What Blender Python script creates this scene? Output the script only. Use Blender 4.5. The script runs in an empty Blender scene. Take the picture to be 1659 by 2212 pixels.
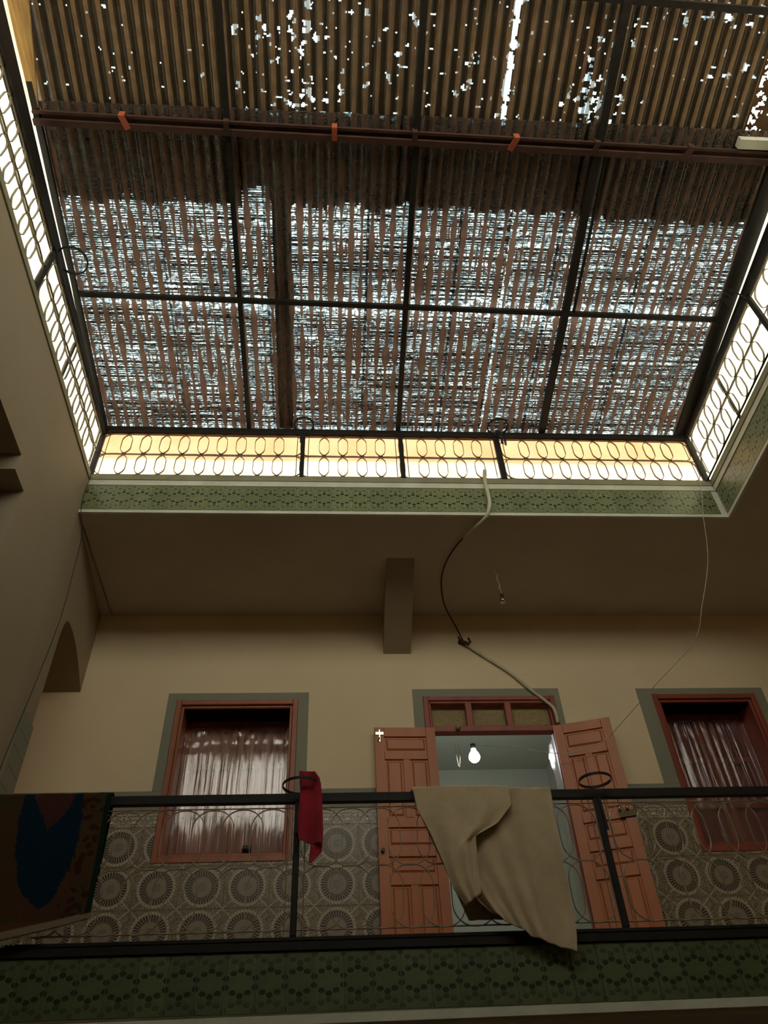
import bpy, bmesh, math, random
from mathutils import Vector, Matrix, noise
random.seed(7)
PI = math.pi
SC = bpy.context.scene
COL = SC.collection

# ------------------------------------------------------------------ camera
cam = bpy.data.cameras.new('camera')
camo = bpy.data.objects.new('camera', cam)
COL.objects.link(camo)
cam.sensor_fit = 'HORIZONTAL'
cam.sensor_width = 36.0
cam.lens = 1660.0 / 1659.0 * 36.0
cam.clip_start = 0.05
rt = Vector((0.99783979, -0.05212742, -0.03998099))
up = Vector((-0.00806807, -0.70122303, 0.71289632))
fw = Vector((0.06519704, 0.71103375, 0.70012881))
camo.matrix_world = Matrix(((rt.x, up.x, -fw.x, 0), (rt.y, up.y, -fw.y, 0), (rt.z, up.z, -fw.z, 0), (0, 0, 0, 1)))
SC.camera = camo

# ------------------------------------------------------------------ sky
world = bpy.data.worlds.new('sky')
SC.world = world
world.use_nodes = True
bg = world.node_tree.nodes['Background']
bg.inputs['Color'].default_value = (0.96, 0.95, 0.84, 1)
bg.inputs['Strength'].default_value = 3.1

SC.view_settings.view_transform = 'Standard'
SC.view_settings.look = 'None'
SC.view_settings.gamma = 1.0
SC.view_settings.use_curve_mapping = False
SC.view_settings.exposure = 0.45
SC.cycles.use_denoising = True
SC.cycles.max_bounces = 14
SC.cycles.diffuse_bounces = 6
SC.cycles.transmission_bounces = 10
SC.cycles.transparent_max_bounces = 16
SC.cycles.sample_clamp_indirect = 6.0

# ------------------------------------------------------------------ materials
def newmat(name):
    m = bpy.data.materials.new(name)
    m.use_nodes = True
    nt = m.node_tree
    nt.nodes.clear()
    out = nt.nodes.new('ShaderNodeOutputMaterial')
    return m, nt, out

class N:
    """small node helper"""
    def __init__(s, nt): s.nt = nt
    def n(s, t, **k):
        x = s.nt.nodes.new(t)
        for a, b in k.items(): setattr(x, a, b)
        return x
    def l(s, a, b): s.nt.links.new(a, b)
    def put(s, sock, v):
        if hasattr(v, 'links') or isinstance(v, bpy.types.NodeSocket): s.l(v, sock)
        else: sock.default_value = v
    def m(s, op, a, b=0.0, c=0.0, clamp=False):
        x = s.n('ShaderNodeMath', operation=op, use_clamp=clamp)
        s.put(x.inputs[0], a); s.put(x.inputs[1], b); s.put(x.inputs[2], c)
        return x.outputs[0]
    def v(s, op, a, b=(0, 0, 0)):
        x = s.n('ShaderNodeVectorMath', operation=op)
        s.put(x.inputs[0], a); s.put(x.inputs[1], b)
        return x.outputs['Value'] if op in ('DOT_PRODUCT', 'LENGTH', 'DISTANCE') else x.outputs[0]
    def mix(s, f, a, b):
        x = s.n('ShaderNodeMix', data_type='RGBA')
        s.put(x.inputs['Factor'], f)
        s.put(x.inputs[6], a); s.put(x.inputs[7], b)
        return x.outputs[2]
    def obj(s): return s.n('ShaderNodeTexCoord').outputs['Object']
    def sep(s, v):
        x = s.n('ShaderNodeSeparateXYZ'); s.l(v, x.inputs[0]); return x.outputs
    def comb(s, a, b, c=0.0):
        x = s.n('ShaderNodeCombineXYZ')
        s.put(x.inputs[0], a); s.put(x.inputs[1], b); s.put(x.inputs[2], c); return x.outputs[0]
    def noise(s, vec, scale, detail=3.0, rough=0.5):
        x = s.n('ShaderNodeTexNoise')
        s.l(vec, x.inputs['Vector']); x.inputs['Scale'].default_value = scale
        x.inputs['Detail'].default_value = detail; x.inputs['Roughness'].default_value = rough
        return x.outputs['Fac']
    def ramp(s, f, lo, hi):
        x = s.n('ShaderNodeMapRange', interpolation_type='SMOOTHSTEP')
        s.put(x.inputs[0], f); s.put(x.inputs[1], lo); s.put(x.inputs[2], hi)
        return x.outputs[0]
    def bump(s, h, strength=0.3, dist=0.01):
        x = s.n('ShaderNodeBump'); s.l(h, x.inputs['Height'])
        x.inputs['Strength'].default_value = strength; x.inputs['Distance'].default_value = dist
        return x.outputs[0]
    def bsdf(s, out, col, rough=0.6, spec=0.4, metal=0.0, normal=None):
        p = s.n('ShaderNodeBsdfPrincipled')
        s.put(p.inputs['Base Color'], col); s.put(p.inputs['Roughness'], rough)
        p.inputs['Specular IOR Level'].default_value = spec
        p.inputs['Metallic'].default_value = metal
        if normal is not None: s.l(normal, p.inputs['Normal'])
        s.l(p.outputs[0], out.inputs[0])
        return p

def c4(c): return (c[0], c[1], c[2], 1)

def plain(name, c1, c2, rough=0.6, scale=8.0, spec=0.4, bump=0.15, bscale=60.0, stretch=(1, 1, 1), metal=0.0):
    m, nt, out = newmat(name); g = N(nt)
    v = g.v('MULTIPLY', g.obj(), stretch)
    f = g.ramp(g.noise(v, scale, 5, 0.6), 0.3, 0.7)
    nb = g.bump(g.noise(v, bscale, 4), bump, 0.005)
    g.bsdf(out, g.mix(f, c4(c1), c4(c2)), rough, spec, metal, nb)
    return m

M = {}
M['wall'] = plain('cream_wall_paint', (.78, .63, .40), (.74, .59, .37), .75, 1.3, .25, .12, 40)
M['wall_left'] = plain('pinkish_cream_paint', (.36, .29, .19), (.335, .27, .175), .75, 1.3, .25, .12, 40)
M['surround'] = plain('grey_green_paint', (.265, .255, .18), (.24, .235, .165), .6, 2, .3, .1, 50)
M['ceiling'] = plain('ceiling_paint', (.56, .48, .37), (.52, .44, .34), .8, 1.5, .2, .1, 30)
M['trimwhite'] = plain('white_plaster_trim', (.66, .66, .52), (.56, .55, .43), .7, 4, .2, .3, 50)
M['trimolive'] = plain('olive_kerb_paint', (.30, .28, .17), (.24, .22, .13), .6, 4, .3, .2, 50)
M['floor'] = plain('grey_floor', (.3, .28, .24), (.22, .2, .17), .5, 3, .3, .1, 20)
M['iron'] = plain('dark_iron_paint', (.012, .011, .009), (.021, .016, .012), .6, 12, .25, .2, 80)
M['rust'] = plain('rusty_steel', (.075, .032, .020), (.045, .022, .016), .7, 9, .3, .3, 60)
M['orange'] = plain('red_oxide_clip', (.42, .10, .045), (.33, .08, .035), .6, 9, .3, .2, 60)
M['oval'] = plain('bronze_wrought_strip', (.17, .13, .085), (.12, .09, .055), .45, 12, .4, .2, 80, metal=.3)
M['ovald'] = plain('tan_wrought_strip', (.34, .26, .16), (.24, .18, .11), .45, 12, .4, .2, 80, metal=.2)
M['wood'] = plain('varnished_red_wood', (.40, .125, .040), (.29, .080, .026), .42, 5, .45, .12, 25, (1, 1, .12))
M['wooddark'] = plain('red_stained_wood', (.33, .075, .04), (.24, .05, .028), .45, 5, .4, .12, 25, (1, 1, .12))
M['dark'] = plain('recess_shade_black', (.012, .008, .006), (.016, .010, .007), .9, 5, .1, .0, 10)  # near black that stands in for shade inside the window recesses
M['room'] = plain('blue_grey_room_paint', (.45, .45, .37), (.42, .42, .345), .7, 2, .2, .1, 30)
M['board'] = plain('yellow_tan_board', (.60, .38, .15), (.38, .22, .08), .7, 9, .2, .3, 20, (6, .4, 1))
M['hose'] = plain('cream_conduit', (.62, .58, .42), (.50, .46, .32), .5, 9, .3, .1, 40)
M['wire'] = plain('pale_wire', (.55, .52, .40), (.45, .42, .32), .5, 9, .3, .1, 40)
M['wired'] = plain('dark_wire', (.03, .025, .02), (.04, .03, .02), .6, 9, .3, .1, 40)
M['chrome'] = plain('brushed_chrome', (.75, .70, .62), (.6, .56, .5), .25, 9, .5, .05, 40, metal=1.0)
M['brass'] = plain('dull_brass', (.06, .045, .02), (.04, .03, .015), .4, 9, .4, .05, 40, metal=.8)
M['black'] = plain('black_plastic', (.015, .014, .012), (.02, .018, .015), .4, 9, .4, .05, 40)
M['reed'] = plain('dry_reed', (.20, .13, .07), (.11, .07, .04), .8, 60, .2, .2, 200)
M['tarp'] = plain('brown_tarpaulin', (.17, .095, .045), (.11, .062, .03), .85, 7, .2, .4, 25)
M['plank'] = plain('brown_plank', (.16, .085, .05), (.10, .055, .032), .8, 9, .2, .3, 30, (3, .3, 1))
M['straw'] = None

def mat_cloth(name, c1, c2, sc=160):
    m, nt, out = newmat(name); g = N(nt)
    o = g.obj()
    f = g.ramp(g.noise(o, 6, 5, .6), .3, .7)
    h = g.noise(o, sc, 3, .6)
    p = g.bsdf(out, g.mix(f, c4(c1), c4(c2)), .9, .15, 0, g.bump(h, .5, .004))
    p.inputs['Sheen Weight'].default_value = .15
    return m
M['blanket'] = mat_cloth('beige_fleece', (.54, .42, .26), (.46, .36, .22))
M['red'] = mat_cloth('crimson_cloth', (.36, .02, .035), (.26, .012, .022), 260)
M['cord'] = mat_cloth('dark_rope', (.03, .035, .05), (.02, .02, .025), 300)

def mat_rug():
    m, nt, out = newmat('rug_pile'); g = N(nt)
    a = g.n('ShaderNodeVertexColor'); a.layer_name = 'print'
    h = g.noise(g.obj(), 180, 3, .7)
    k = g.mix(g.ramp(h, .3, .8), (.75, .75, .75, 1), (1.1, 1.1, 1.1, 1))
    mm = g.n('ShaderNodeMix', data_type='RGBA', blend_type='MULTIPLY')
    mm.inputs['Factor'].default_value = 1
    g.l(a.outputs[0], mm.inputs[6]); g.l(k, mm.inputs[7])
    g.bsdf(out, mm.outputs[2], .95, .05, 0, g.bump(h, .7, .006))
    return m
M['rug'] = mat_rug()
M['fringe'] = mat_cloth('pale_fringe', (.34, .29, .19), (.26, .22, .15), 300)

def mat_straw():
    m, nt, out = newmat('pressed_straw_board'); g = N(nt)
    o = g.obj()
    vo = g.n('ShaderNodeTexVoronoi'); vo.inputs['Scale'].default_value = 38
    wv = g.v('ADD', g.v('MULTIPLY', o, (.45, 1, 1.3)), g.comb(g.noise(o, 22, 3), g.noise(o, 17, 3), g.noise(o, 25, 3)))
    g.l(wv, vo.inputs['Vector'])
    f = g.ramp(vo.outputs['Distance'], .1, .75)
    g.bsdf(out, g.mix(f, (.80, .64, .34, 1), (.20, .14, .06, 1)), .8, .2, 0, g.bump(vo.outputs['Distance'], .6, .006))
    return m
M['straw'] = mat_straw()

def mat_cover(name, c1, c2, stain, sc=2.2):
    m, nt, out = newmat(name); g = N(nt)
    o = g.obj()
    f = g.ramp(g.noise(o, sc, 5, .65), .35, .75)
    st = g.ramp(g.noise(g.v('MULTIPLY', o, (1, 1, 2.2)), 3.1, 6, .7), .60, .72)
    st = g.m('MULTIPLY', st, g.ramp(g.noise(o, 30, 3), .35, .6))
    col = g.mix(f, c4(c1), c4(c2))
    col = g.mix(g.m('MULTIPLY', st, .7), col, c4(stain))
    t = g.n('ShaderNodeBsdfTranslucent'); g.l(col, t.inputs[0])
    d = g.n('ShaderNodeBsdfDiffuse'); g.l(col, d.inputs[0])
    mx = g.n('ShaderNodeMixShader'); mx.inputs[0].default_value = .15
    g.l(t.outputs[0], mx.inputs[1]); g.l(d.outputs[0], mx.inputs[2]); g.l(mx.outputs[0], out.inputs[0])
    return m
M['cover'] = mat_cover('cream_plastic_cover', (.78, .76, .62), (.64, .61, .46), (.62, .48, .27))
M['coverp'] = mat_cover('peach_plastic_cover', (.74, .62, .52), (.68, .54, .42), (.55, .38, .22))
M['flap'] = mat_cover('tan_overflap', (.93, .68, .48), (.88, .60, .38), (.55, .38, .22))

def mat_corr():
    """dusty clear corrugated plastic: wavy clear film, brown dirt lying in the troughs"""
    P = .095
    m, nt, out = newmat('dirty_clear_corrugated_plastic'); g = N(nt)
    o = g.obj(); s = g.sep(o)
    ph = g.m('DIVIDE', s[0], P)
    idn = g.m('FLOOR', ph)
    fr = g.m('SUBTRACT', ph, idn)
    dist = g.m('ABSOLUTE', g.m('SUBTRACT', fr, .5))          # 0 in the trough, .5 on the crest
    yv = g.comb(g.m('MULTIPLY', idn, 7.31), g.m('MULTIPLY', s[1], 1.0), 0)
    nlow = g.noise(yv, 1.7, 3, .6)
    nmid = g.noise(yv, 9.0, 4, .6)
    wid = g.m('ADD', g.m('MULTIPLY', g.m('SUBTRACT', nlow, .31), 1.15), g.m('MULTIPLY', g.m('SUBTRACT', nmid, .5), .55))
    a1 = g.ramp(g.m('SUBTRACT', wid, dist), -.015, .03)
    # thin second streaks with pointed ends
    yv2 = g.comb(g.m('MULTIPLY', idn, 3.7), g.m('MULTIPLY', s[1], 1.0), 4.0)
    n2 = g.noise(yv2, 5.5, 2, .5)
    d2 = g.m('ABSOLUTE', g.m('SUBTRACT', fr, .02))
    d2 = g.m('MINIMUM', d2, g.m('ABSOLUTE', g.m('SUBTRACT', fr, 1.02)))
    a2 = g.ramp(g.m('SUBTRACT', g.m('MULTIPLY', g.m('SUBTRACT', n2, .52), .9), d2), -.01, .02)
    dirt = g.m('MAXIMUM', a1, a2)
    blot = g.ramp(g.noise(o, 9, 5, .65), .60, .72)
    dirt = g.m('MAXIMUM', dirt, g.m('MULTIPLY', blot, .8))
    dirt = g.m('MAXIMUM', dirt, .10)
    col = g.mix(g.ramp(g.noise(o, 14, 4), .3, .7), (.135, .088, .062, 1), (.085, .056, .042, 1))
    df = g.n('ShaderNodeBsdfDiffuse'); g.l(col, df.inputs[0])
    tl = g.n('ShaderNodeBsdfTranslucent'); tl.inputs[0].default_value = (.05, .03, .022, 1)
    ad = g.n('ShaderNodeAddShader'); g.l(df.outputs[0], ad.inputs[0]); g.l(tl.outputs[0], ad.inputs[1])
    # clear part: slight refraction through uneven plastic
    hb = g.noise(g.v('MULTIPLY', o, (1.0, 3.5, 1.0)), 26, 3, .6)
    bmp = g.bump(hb, .9, .012)
    rf = g.n('ShaderNodeBsdfRefraction'); rf.inputs['IOR'].default_value = 1.10
    rf.inputs['Roughness'].default_value = .02
    dn = g.ramp(g.noise(g.comb(g.m('MULTIPLY', s[0], 13.0), g.m('MULTIPLY', s[1], 44.0), g.m('MULTIPLY', idn, 3.1)), 1.0, 3, .6), .42, .60)  # bright dashes of sky between the reeds, put into the film tint
    dn2 = g.ramp(g.noise(o, 2.3, 3, .6), .25, .7)
    dn = g.m('MULTIPLY', dn, g.m('ADD', .35, g.m('MULTIPLY', dn2, .85)))
    g.l(g.mix(dn, (.030, .050, .060, 1), (.44, .56, .62, 1)), rf.inputs['Color']); g.l(bmp, rf.inputs['Normal'])
    gl = g.n('ShaderNodeBsdfGlossy'); gl.inputs['Roughness'].default_value = .12; g.l(bmp, gl.inputs['Normal'])
    gl.inputs['Color'].default_value = (.9, .85, .8, 1)
    mx0 = g.n('ShaderNodeMixShader'); mx0.inputs[0].default_value = .08
    g.l(rf.outputs[0], mx0.inputs[1]); g.l(gl.outputs[0], mx0.inputs[2])
    mx = g.n('ShaderNodeMixShader'); g.l(dirt, mx.inputs[0])
    g.l(mx0.outputs[0], mx.inputs[1]); g.l(ad.outputs[0], mx.inputs[2])
    g.l(mx.outputs[0], out.inputs[0])
    return m
M['corr'] = mat_corr()

def mat_corr_dusty():
    m, nt, out = newmat('dusty_corrugated_plastic'); g = N(nt)
    P = .095
    o = g.obj(); s = g.sep(o)
    ph = g.m('DIVIDE', s[0], P)
    fr = g.m('SUBTRACT', ph, g.m('FLOOR', ph))
    dist = g.m('ABSOLUTE', g.m('SUBTRACT', fr, .5))
    edge = g.m('MULTIPLY', g.m('SUBTRACT', g.noise(g.v('MULTIPLY', o, (1, .4, 1)), 12, 3), .5), .12)
    a = g.ramp(g.m('SUBTRACT', g.m('ADD', .20, edge), dist), -.03, .03)
    a = g.m('MAXIMUM', g.m('MULTIPLY', a, .72), .12)
    col = g.mix(g.ramp(g.noise(o, 9, 4), .3, .7), (.38, .25, .14, 1), (.28, .18, .10, 1))
    df = g.n('ShaderNodeBsdfDiffuse'); g.l(col, df.inputs[0])
    hb = g.noise(g.v('MULTIPLY', o, (1.0, 2.5, 1.0)), 22, 3, .6)
    bmp = g.bump(hb, .8, .010)
    rf = g.n('ShaderNodeBsdfRefraction'); rf.inputs['IOR'].default_value = 1.08
    rf.inputs['Roughness'].default_value = .02
    rf.inputs['Color'].default_value = (.30, .38, .42, 1); g.l(bmp, rf.inputs['Normal'])
    gl = g.n('ShaderNodeBsdfGlossy'); gl.inputs['Roughness'].default_value = .15; g.l(bmp, gl.inputs['Normal'])
    mx0 = g.n('ShaderNodeMixShader'); mx0.inputs[0].default_value = .06
    g.l(rf.outputs[0], mx0.inputs[1]); g.l(gl.outputs[0], mx0.inputs[2])
    mx = g.n('ShaderNodeMixShader'); g.l(a, mx.inputs[0])
    g.l(mx0.outputs[0], mx.inputs[1]); g.l(df.outputs[0], mx.inputs[2])
    g.l(mx.outputs[0], out.inputs[0])
    return m
M['corrb'] = mat_corr_dusty()

TW, TH = .1795, .170        # green tile size
def mat_hex(name, light1, light2, darkc, grout, rough=.3):
    """green ceramic tile printed with small hexagons; darker ones run in waves (tile-local coordinates)"""
    m, nt, out = newmat(name); g = N(nt)
    o = g.obj(); s = g.sep(o)
    u = g.m('DIVIDE', g.m('ABSOLUTE', s[0]), TW)                       # 0 at the tile's middle, .5 at its sides
    vv = g.m('DIVIDE', g.m('ADD', s[2], .085), .17)
    w = g.m('ABSOLUTE', g.m('SUBTRACT', g.m('SUBTRACT', vv, g.m('FLOOR', vv)), .5))   # .5 at the ring's centre
    e = None
    for (cu, cv) in ((0, .405), (.25, .310), (.5, .145)):
        du = g.m('ABSOLUTE', g.m('SUBTRACT', u, cu)); dv = g.m('ABSOLUTE', g.m('SUBTRACT', w, cv))
        ee = g.m('MAXIMUM', g.m('DIVIDE', dv, .102), g.m('ADD', g.m('DIVIDE', du, .150), g.m('DIVIDE', dv, .204)))
        e = ee if e is None else g.m('MINIMUM', e, ee)
    dk = g.m('SUBTRACT', 1.0, g.ramp(e, .82, .90))
    line = g.m('MULTIPLY', g.ramp(e, .84, .92), g.m('SUBTRACT', 1.0, g.ramp(e, 1.02, 1.10)))
    seam = g.ramp(u, .478, .49)
    # faint spokes from the ring towards the tile sides
    sp = g.m('SUBTRACT', 1.0, g.ramp(g.m('ABSOLUTE', g.m('SUBTRACT', g.m('MULTIPLY', u, .9), g.m('SUBTRACT', .60, w))), .006, .018))
    sp = g.m('MULTIPLY', sp, g.ramp(w, .30, .36))
    groutm = g.m('MAXIMUM', g.m('MAXIMUM', g.m('MULTIPLY', line, .75), seam), g.m('MULTIPLY', sp, .5))
    oi = g.n('ShaderNodeObjectInfo')
    nn = g.noise(o, 22, 3)
    lt = g.mix(g.ramp(nn, .3, .7), c4(light1), c4(light2))
    outer = g.m('GREATER_THAN', g.m('ABSOLUTE', s[2]), .086)
    col = g.mix(g.m('MULTIPLY', dk, g.m('SUBTRACT', 1.0, g.m('MULTIPLY', outer, .45))), lt, c4(darkc))
    col = g.mix(groutm, col, c4(grout))
    hv = g.n('ShaderNodeHueSaturation'); g.l(col, hv.inputs['Color'])
    g.l(g.m('ADD', .88, g.m('MULTIPLY', oi.outputs['Random'], .24)), hv.inputs['Value'])
    g.bsdf(out, hv.outputs[0], rough, .5, 0, g.bump(g.m('SUBTRACT', 1.0, groutm), .25, .003))
    return m
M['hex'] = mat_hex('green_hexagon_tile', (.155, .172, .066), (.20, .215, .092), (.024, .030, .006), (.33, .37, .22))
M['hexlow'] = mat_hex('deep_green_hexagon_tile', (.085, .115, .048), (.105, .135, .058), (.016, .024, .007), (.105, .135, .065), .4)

LW, LH = .387, .350
def mat_lace():
    """printed plaster-lace tile: a spoked medallion on a fine arabesque ground (tile-local coordinates)"""
    m, nt, out = newmat('lace_medallion_tile'); g = N(nt)
    o = g.obj(); s = g.sep(o)
    r = g.m('SQRT', g.m('ADD', g.m('MULTIPLY', s[0], s[0]), g.m('MULTIPLY', s[2], s[2])))
    th = g.m('ARCTAN2', s[2], s[0])
    def band(a, b, k=.003):
        return g.m('MULTIPLY', g.ramp(r, a - k, a + k), g.m('SUBTRACT', 1.0, g.ramp(r, b - k, b + k)))
    spoke = g.m('SINE', g.m('MULTIPLY', th, 34.0))
    petal = g.m('MULTIPLY', g.ramp(spoke, -.6, -.2), band(.083, .139))
    fine = g.m('MULTIPLY', g.ramp(g.m('SINE', g.m('MULTIPLY', th, 56.0)), -.2, .5), band(.044, .080))
    disc = g.m('SUBTRACT', 1.0, g.ramp(r, .038, .042))
    ring = g.m('MULTIPLY', band(.139, .163), g.ramp(g.m('SINE', g.m('MULTIPLY', th, 34.0)), -1.3, .7))
    # arabesque ground
    vo = g.n('ShaderNodeTexVoronoi', feature='DISTANCE_TO_EDGE'); vo.inputs['Scale'].default_value = 75
    wob = g.comb(g.noise(o, 35, 2), g.noise(o, 31, 2), g.noise(o, 27, 2))
    g.l(g.v('ADD', o, g.v('MULTIPLY', wob, (.03, .03, .03))), vo.inputs['Vector'])
    lines = g.m('SUBTRACT', 1.0, g.ramp(vo.outputs['Distance'], .04, .16))
    n = g.noise(o, 60, 4, .7)
    ground = g.mix(g.m('MULTIPLY', lines, g.ramp(n, .3, .65)), (.13, .10, .052, 1), (.44, .37, .25, 1))
    # diagonal star strands between medallions
    dg = g.m('ABSOLUTE', g.m('SUBTRACT', g.m('ABSOLUTE', s[0]), g.m('MULTIPLY', g.m('ABSOLUTE', s[2]), LW / LH)))
    strand = g.m('MULTIPLY', g.m('SUBTRACT', 1.0, g.ramp(dg, .004, .009)), g.ramp(r, .16, .165))
    col = g.mix(strand, ground, (.46, .40, .28, 1))
    base = g.m('SUBTRACT', 1.0, g.ramp(r, .160, .166))
    col = g.mix(base, col, (.29, .24, .16, 1))
    col = g.mix(g.m('MULTIPLY', ring, .8), col, (.50, .43, .31, 1))
    col = g.mix(petal, col, (.045, .032, .018, 1))
    col = g.mix(g.m('MULTIPLY', fine, .65), col, (.20, .16, .10, 1))
    col = g.mix(disc, col, g.mix(g.ramp(n, .35, .65), (.17, .14, .10, 1), (.24, .20, .15, 1)))
    g.bsdf(out, col, .32, .45, 0, g.bump(g.m('MULTIPLY', petal, -1.0), .2, .002))
    return m
M['lace'] = mat_lace()

def mat_frieze():
    m, nt, out = newmat('lace_border_tile'); g = N(nt)
    o = g.obj(); s = g.sep(o)
    ax = g.m('ABSOLUTE', g.m('SUBTRACT', g.m('MODULO', g.m('ADD', s[0], 10 * LW), LW / 2), LW / 4))
    vo = g.n('ShaderNodeTexVoronoi', feature='DISTANCE_TO_EDGE'); vo.inputs['Scale'].default_value = 60
    g.l(g.comb(ax, s[2]), vo.inputs['Vector'])
    lines = g.m('SUBTRACT', 1.0, g.ramp(vo.outputs['Distance'], .05, .18))
    col = g.mix(lines, (.10, .072, .035, 1), (.48, .41, .29, 1))
    # pale lobes
    dx = g.m('SUBTRACT', ax, 0.0); dz = g.m('ADD', s[2], .038)
    e = g.m('SQRT', g.m('ADD', g.m('MULTIPLY', dx, dx), g.m('MULTIPLY', g.m('MULTIPLY', dz, dz), 4.0)))
    col = g.mix(g.m('SUBTRACT', 1.0, g.ramp(e, .020, .026)), col, (.58, .52, .40, 1))
    # braid at the top
    w1 = g.m('MULTIPLY', g.m('SINE', g.m('MULTIPLY', s[0], 2 * PI / .0484)), .011)
    zt = g.m('SUBTRACT', s[2], .055)
    b = g.m('MINIMUM', g.m('ABSOLUTE', g.m('SUBTRACT', zt, w1)), g.m('ABSOLUTE', g.m('ADD', zt, w1)))
    br = g.m('SUBTRACT', 1.0, g.ramp(b, .003, .005))
    inb = g.m('LESS_THAN', g.m('ABSOLUTE', zt), .018)
    bcol = g.mix(br, (.06, .045, .025, 1), (.46, .40, .29, 1))
    col = g.mix(inb, col, bcol)
    eg = g.m('LESS_THAN', g.m('ABSOLUTE', g.m('SUBTRACT', g.m('ABSOLUTE', zt), .020)), .003)
    col = g.mix(eg, col, (.52, .46, .34, 1))
    g.bsdf(out, col, .35, .45)
    return m
M['frieze'] = mat_frieze()

def mat_film(name, tint, tr, wr, sc=(40, 40, 2.0), strength=.9):
    """thin clear crinkled plastic film"""
    m, nt, out = newmat(name); g = N(nt)
    o = g.obj()
    n1 = g.noise(g.v('MULTIPLY', o, sc), 1.0, 6, .75)
    n2 = g.noise(g.v('MULTIPLY', o, (1, 1, .2)), 7, 3, .5)
    h = g.m('ADD', n1, g.m('MULTIPLY', n2, .5))
    b = g.bump(h, strength, .012)
    tp = g.n('ShaderNodeBsdfTransparent'); tp.inputs[0].default_value = c4(tint)
    gl = g.n('ShaderNodeBsdfGlossy'); gl.inputs['Roughness'].default_value = wr
    gl.inputs['Color'].default_value = (.95, .90, .85, 1); g.l(b, gl.inputs['Normal'])
    df = g.n('ShaderNodeBsdfDiffuse'); df.inputs[0].default_value = (.30, .20, .17, 1); g.l(b, df.inputs['Normal'])
    m1 = g.n('ShaderNodeMixShader'); m1.inputs[0].default_value = .16
    g.l(tp.outputs[0], m1.inputs[1]); g.l(df.outputs[0], m1.inputs[2])
    m2 = g.n('ShaderNodeMixShader'); m2.inputs[0].default_value = tr
    g.l(m1.outputs[0], m2.inputs[1]); g.l(gl.outputs[0], m2.inputs[2])
    g.l(m2.outputs[0], out.inputs[0])
    return m
M['film'] = mat_film('crinkled_clear_film', (.92, .86, .84), .105, .03, (60, 60, .9), .15)
M['film2'] = mat_film('streaked_clear_film', (.92, .84, .84), .14, .04, (70, 70, .5), .25)
M['curtain'] = plain('pink_curtain', (.50, .26, .22), (.38, .18, .16), .8, 5, .1, .2, 30, (6, 1, .6))
M['curtain2'] = plain('wine_curtain', (.22, .04, .05), (.16, .03, .038), .8, 5, .1, .2, 30, (6, 1, .6))

def mat_emit(name, col, st):
    m, nt, out = newmat(name); g = N(nt)
    e = g.n('ShaderNodeEmission'); e.inputs[0].default_value = c4(col); e.inputs[1].default_value = st
    g.l(e.outputs[0], out.inputs[0]); return m
M['lit'] = mat_emit('lit_bulb_glass', (.90, .97, 1.0), 110)
M['litwarm'] = mat_emit('lit_warm_bulb_glass', (1.0, .40, .11), 20)

def mat_glass():
    m, nt, out = newmat('clear_bulb_glass'); g = N(nt)
    tp = g.n('ShaderNodeBsdfTransparent'); tp.inputs[0].default_value = (.8, .8, .75, 1)
    gl = g.n('ShaderNodeBsdfGlossy'); gl.inputs['Roughness'].default_value = .05
    lw = g.n('ShaderNodeLayerWeight'); lw.inputs[0].default_value = .35
    mx = g.n('ShaderNodeMixShader'); g.l(g.m('ADD', lw.outputs[1], .12), mx.inputs[0])
    g.l(tp.outputs[0], mx.inputs[1]); g.l(gl.outputs[0], mx.inputs[2]); g.l(mx.outputs[0], out.inputs[0])
    return m
M['glass'] = mat_glass()

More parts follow.
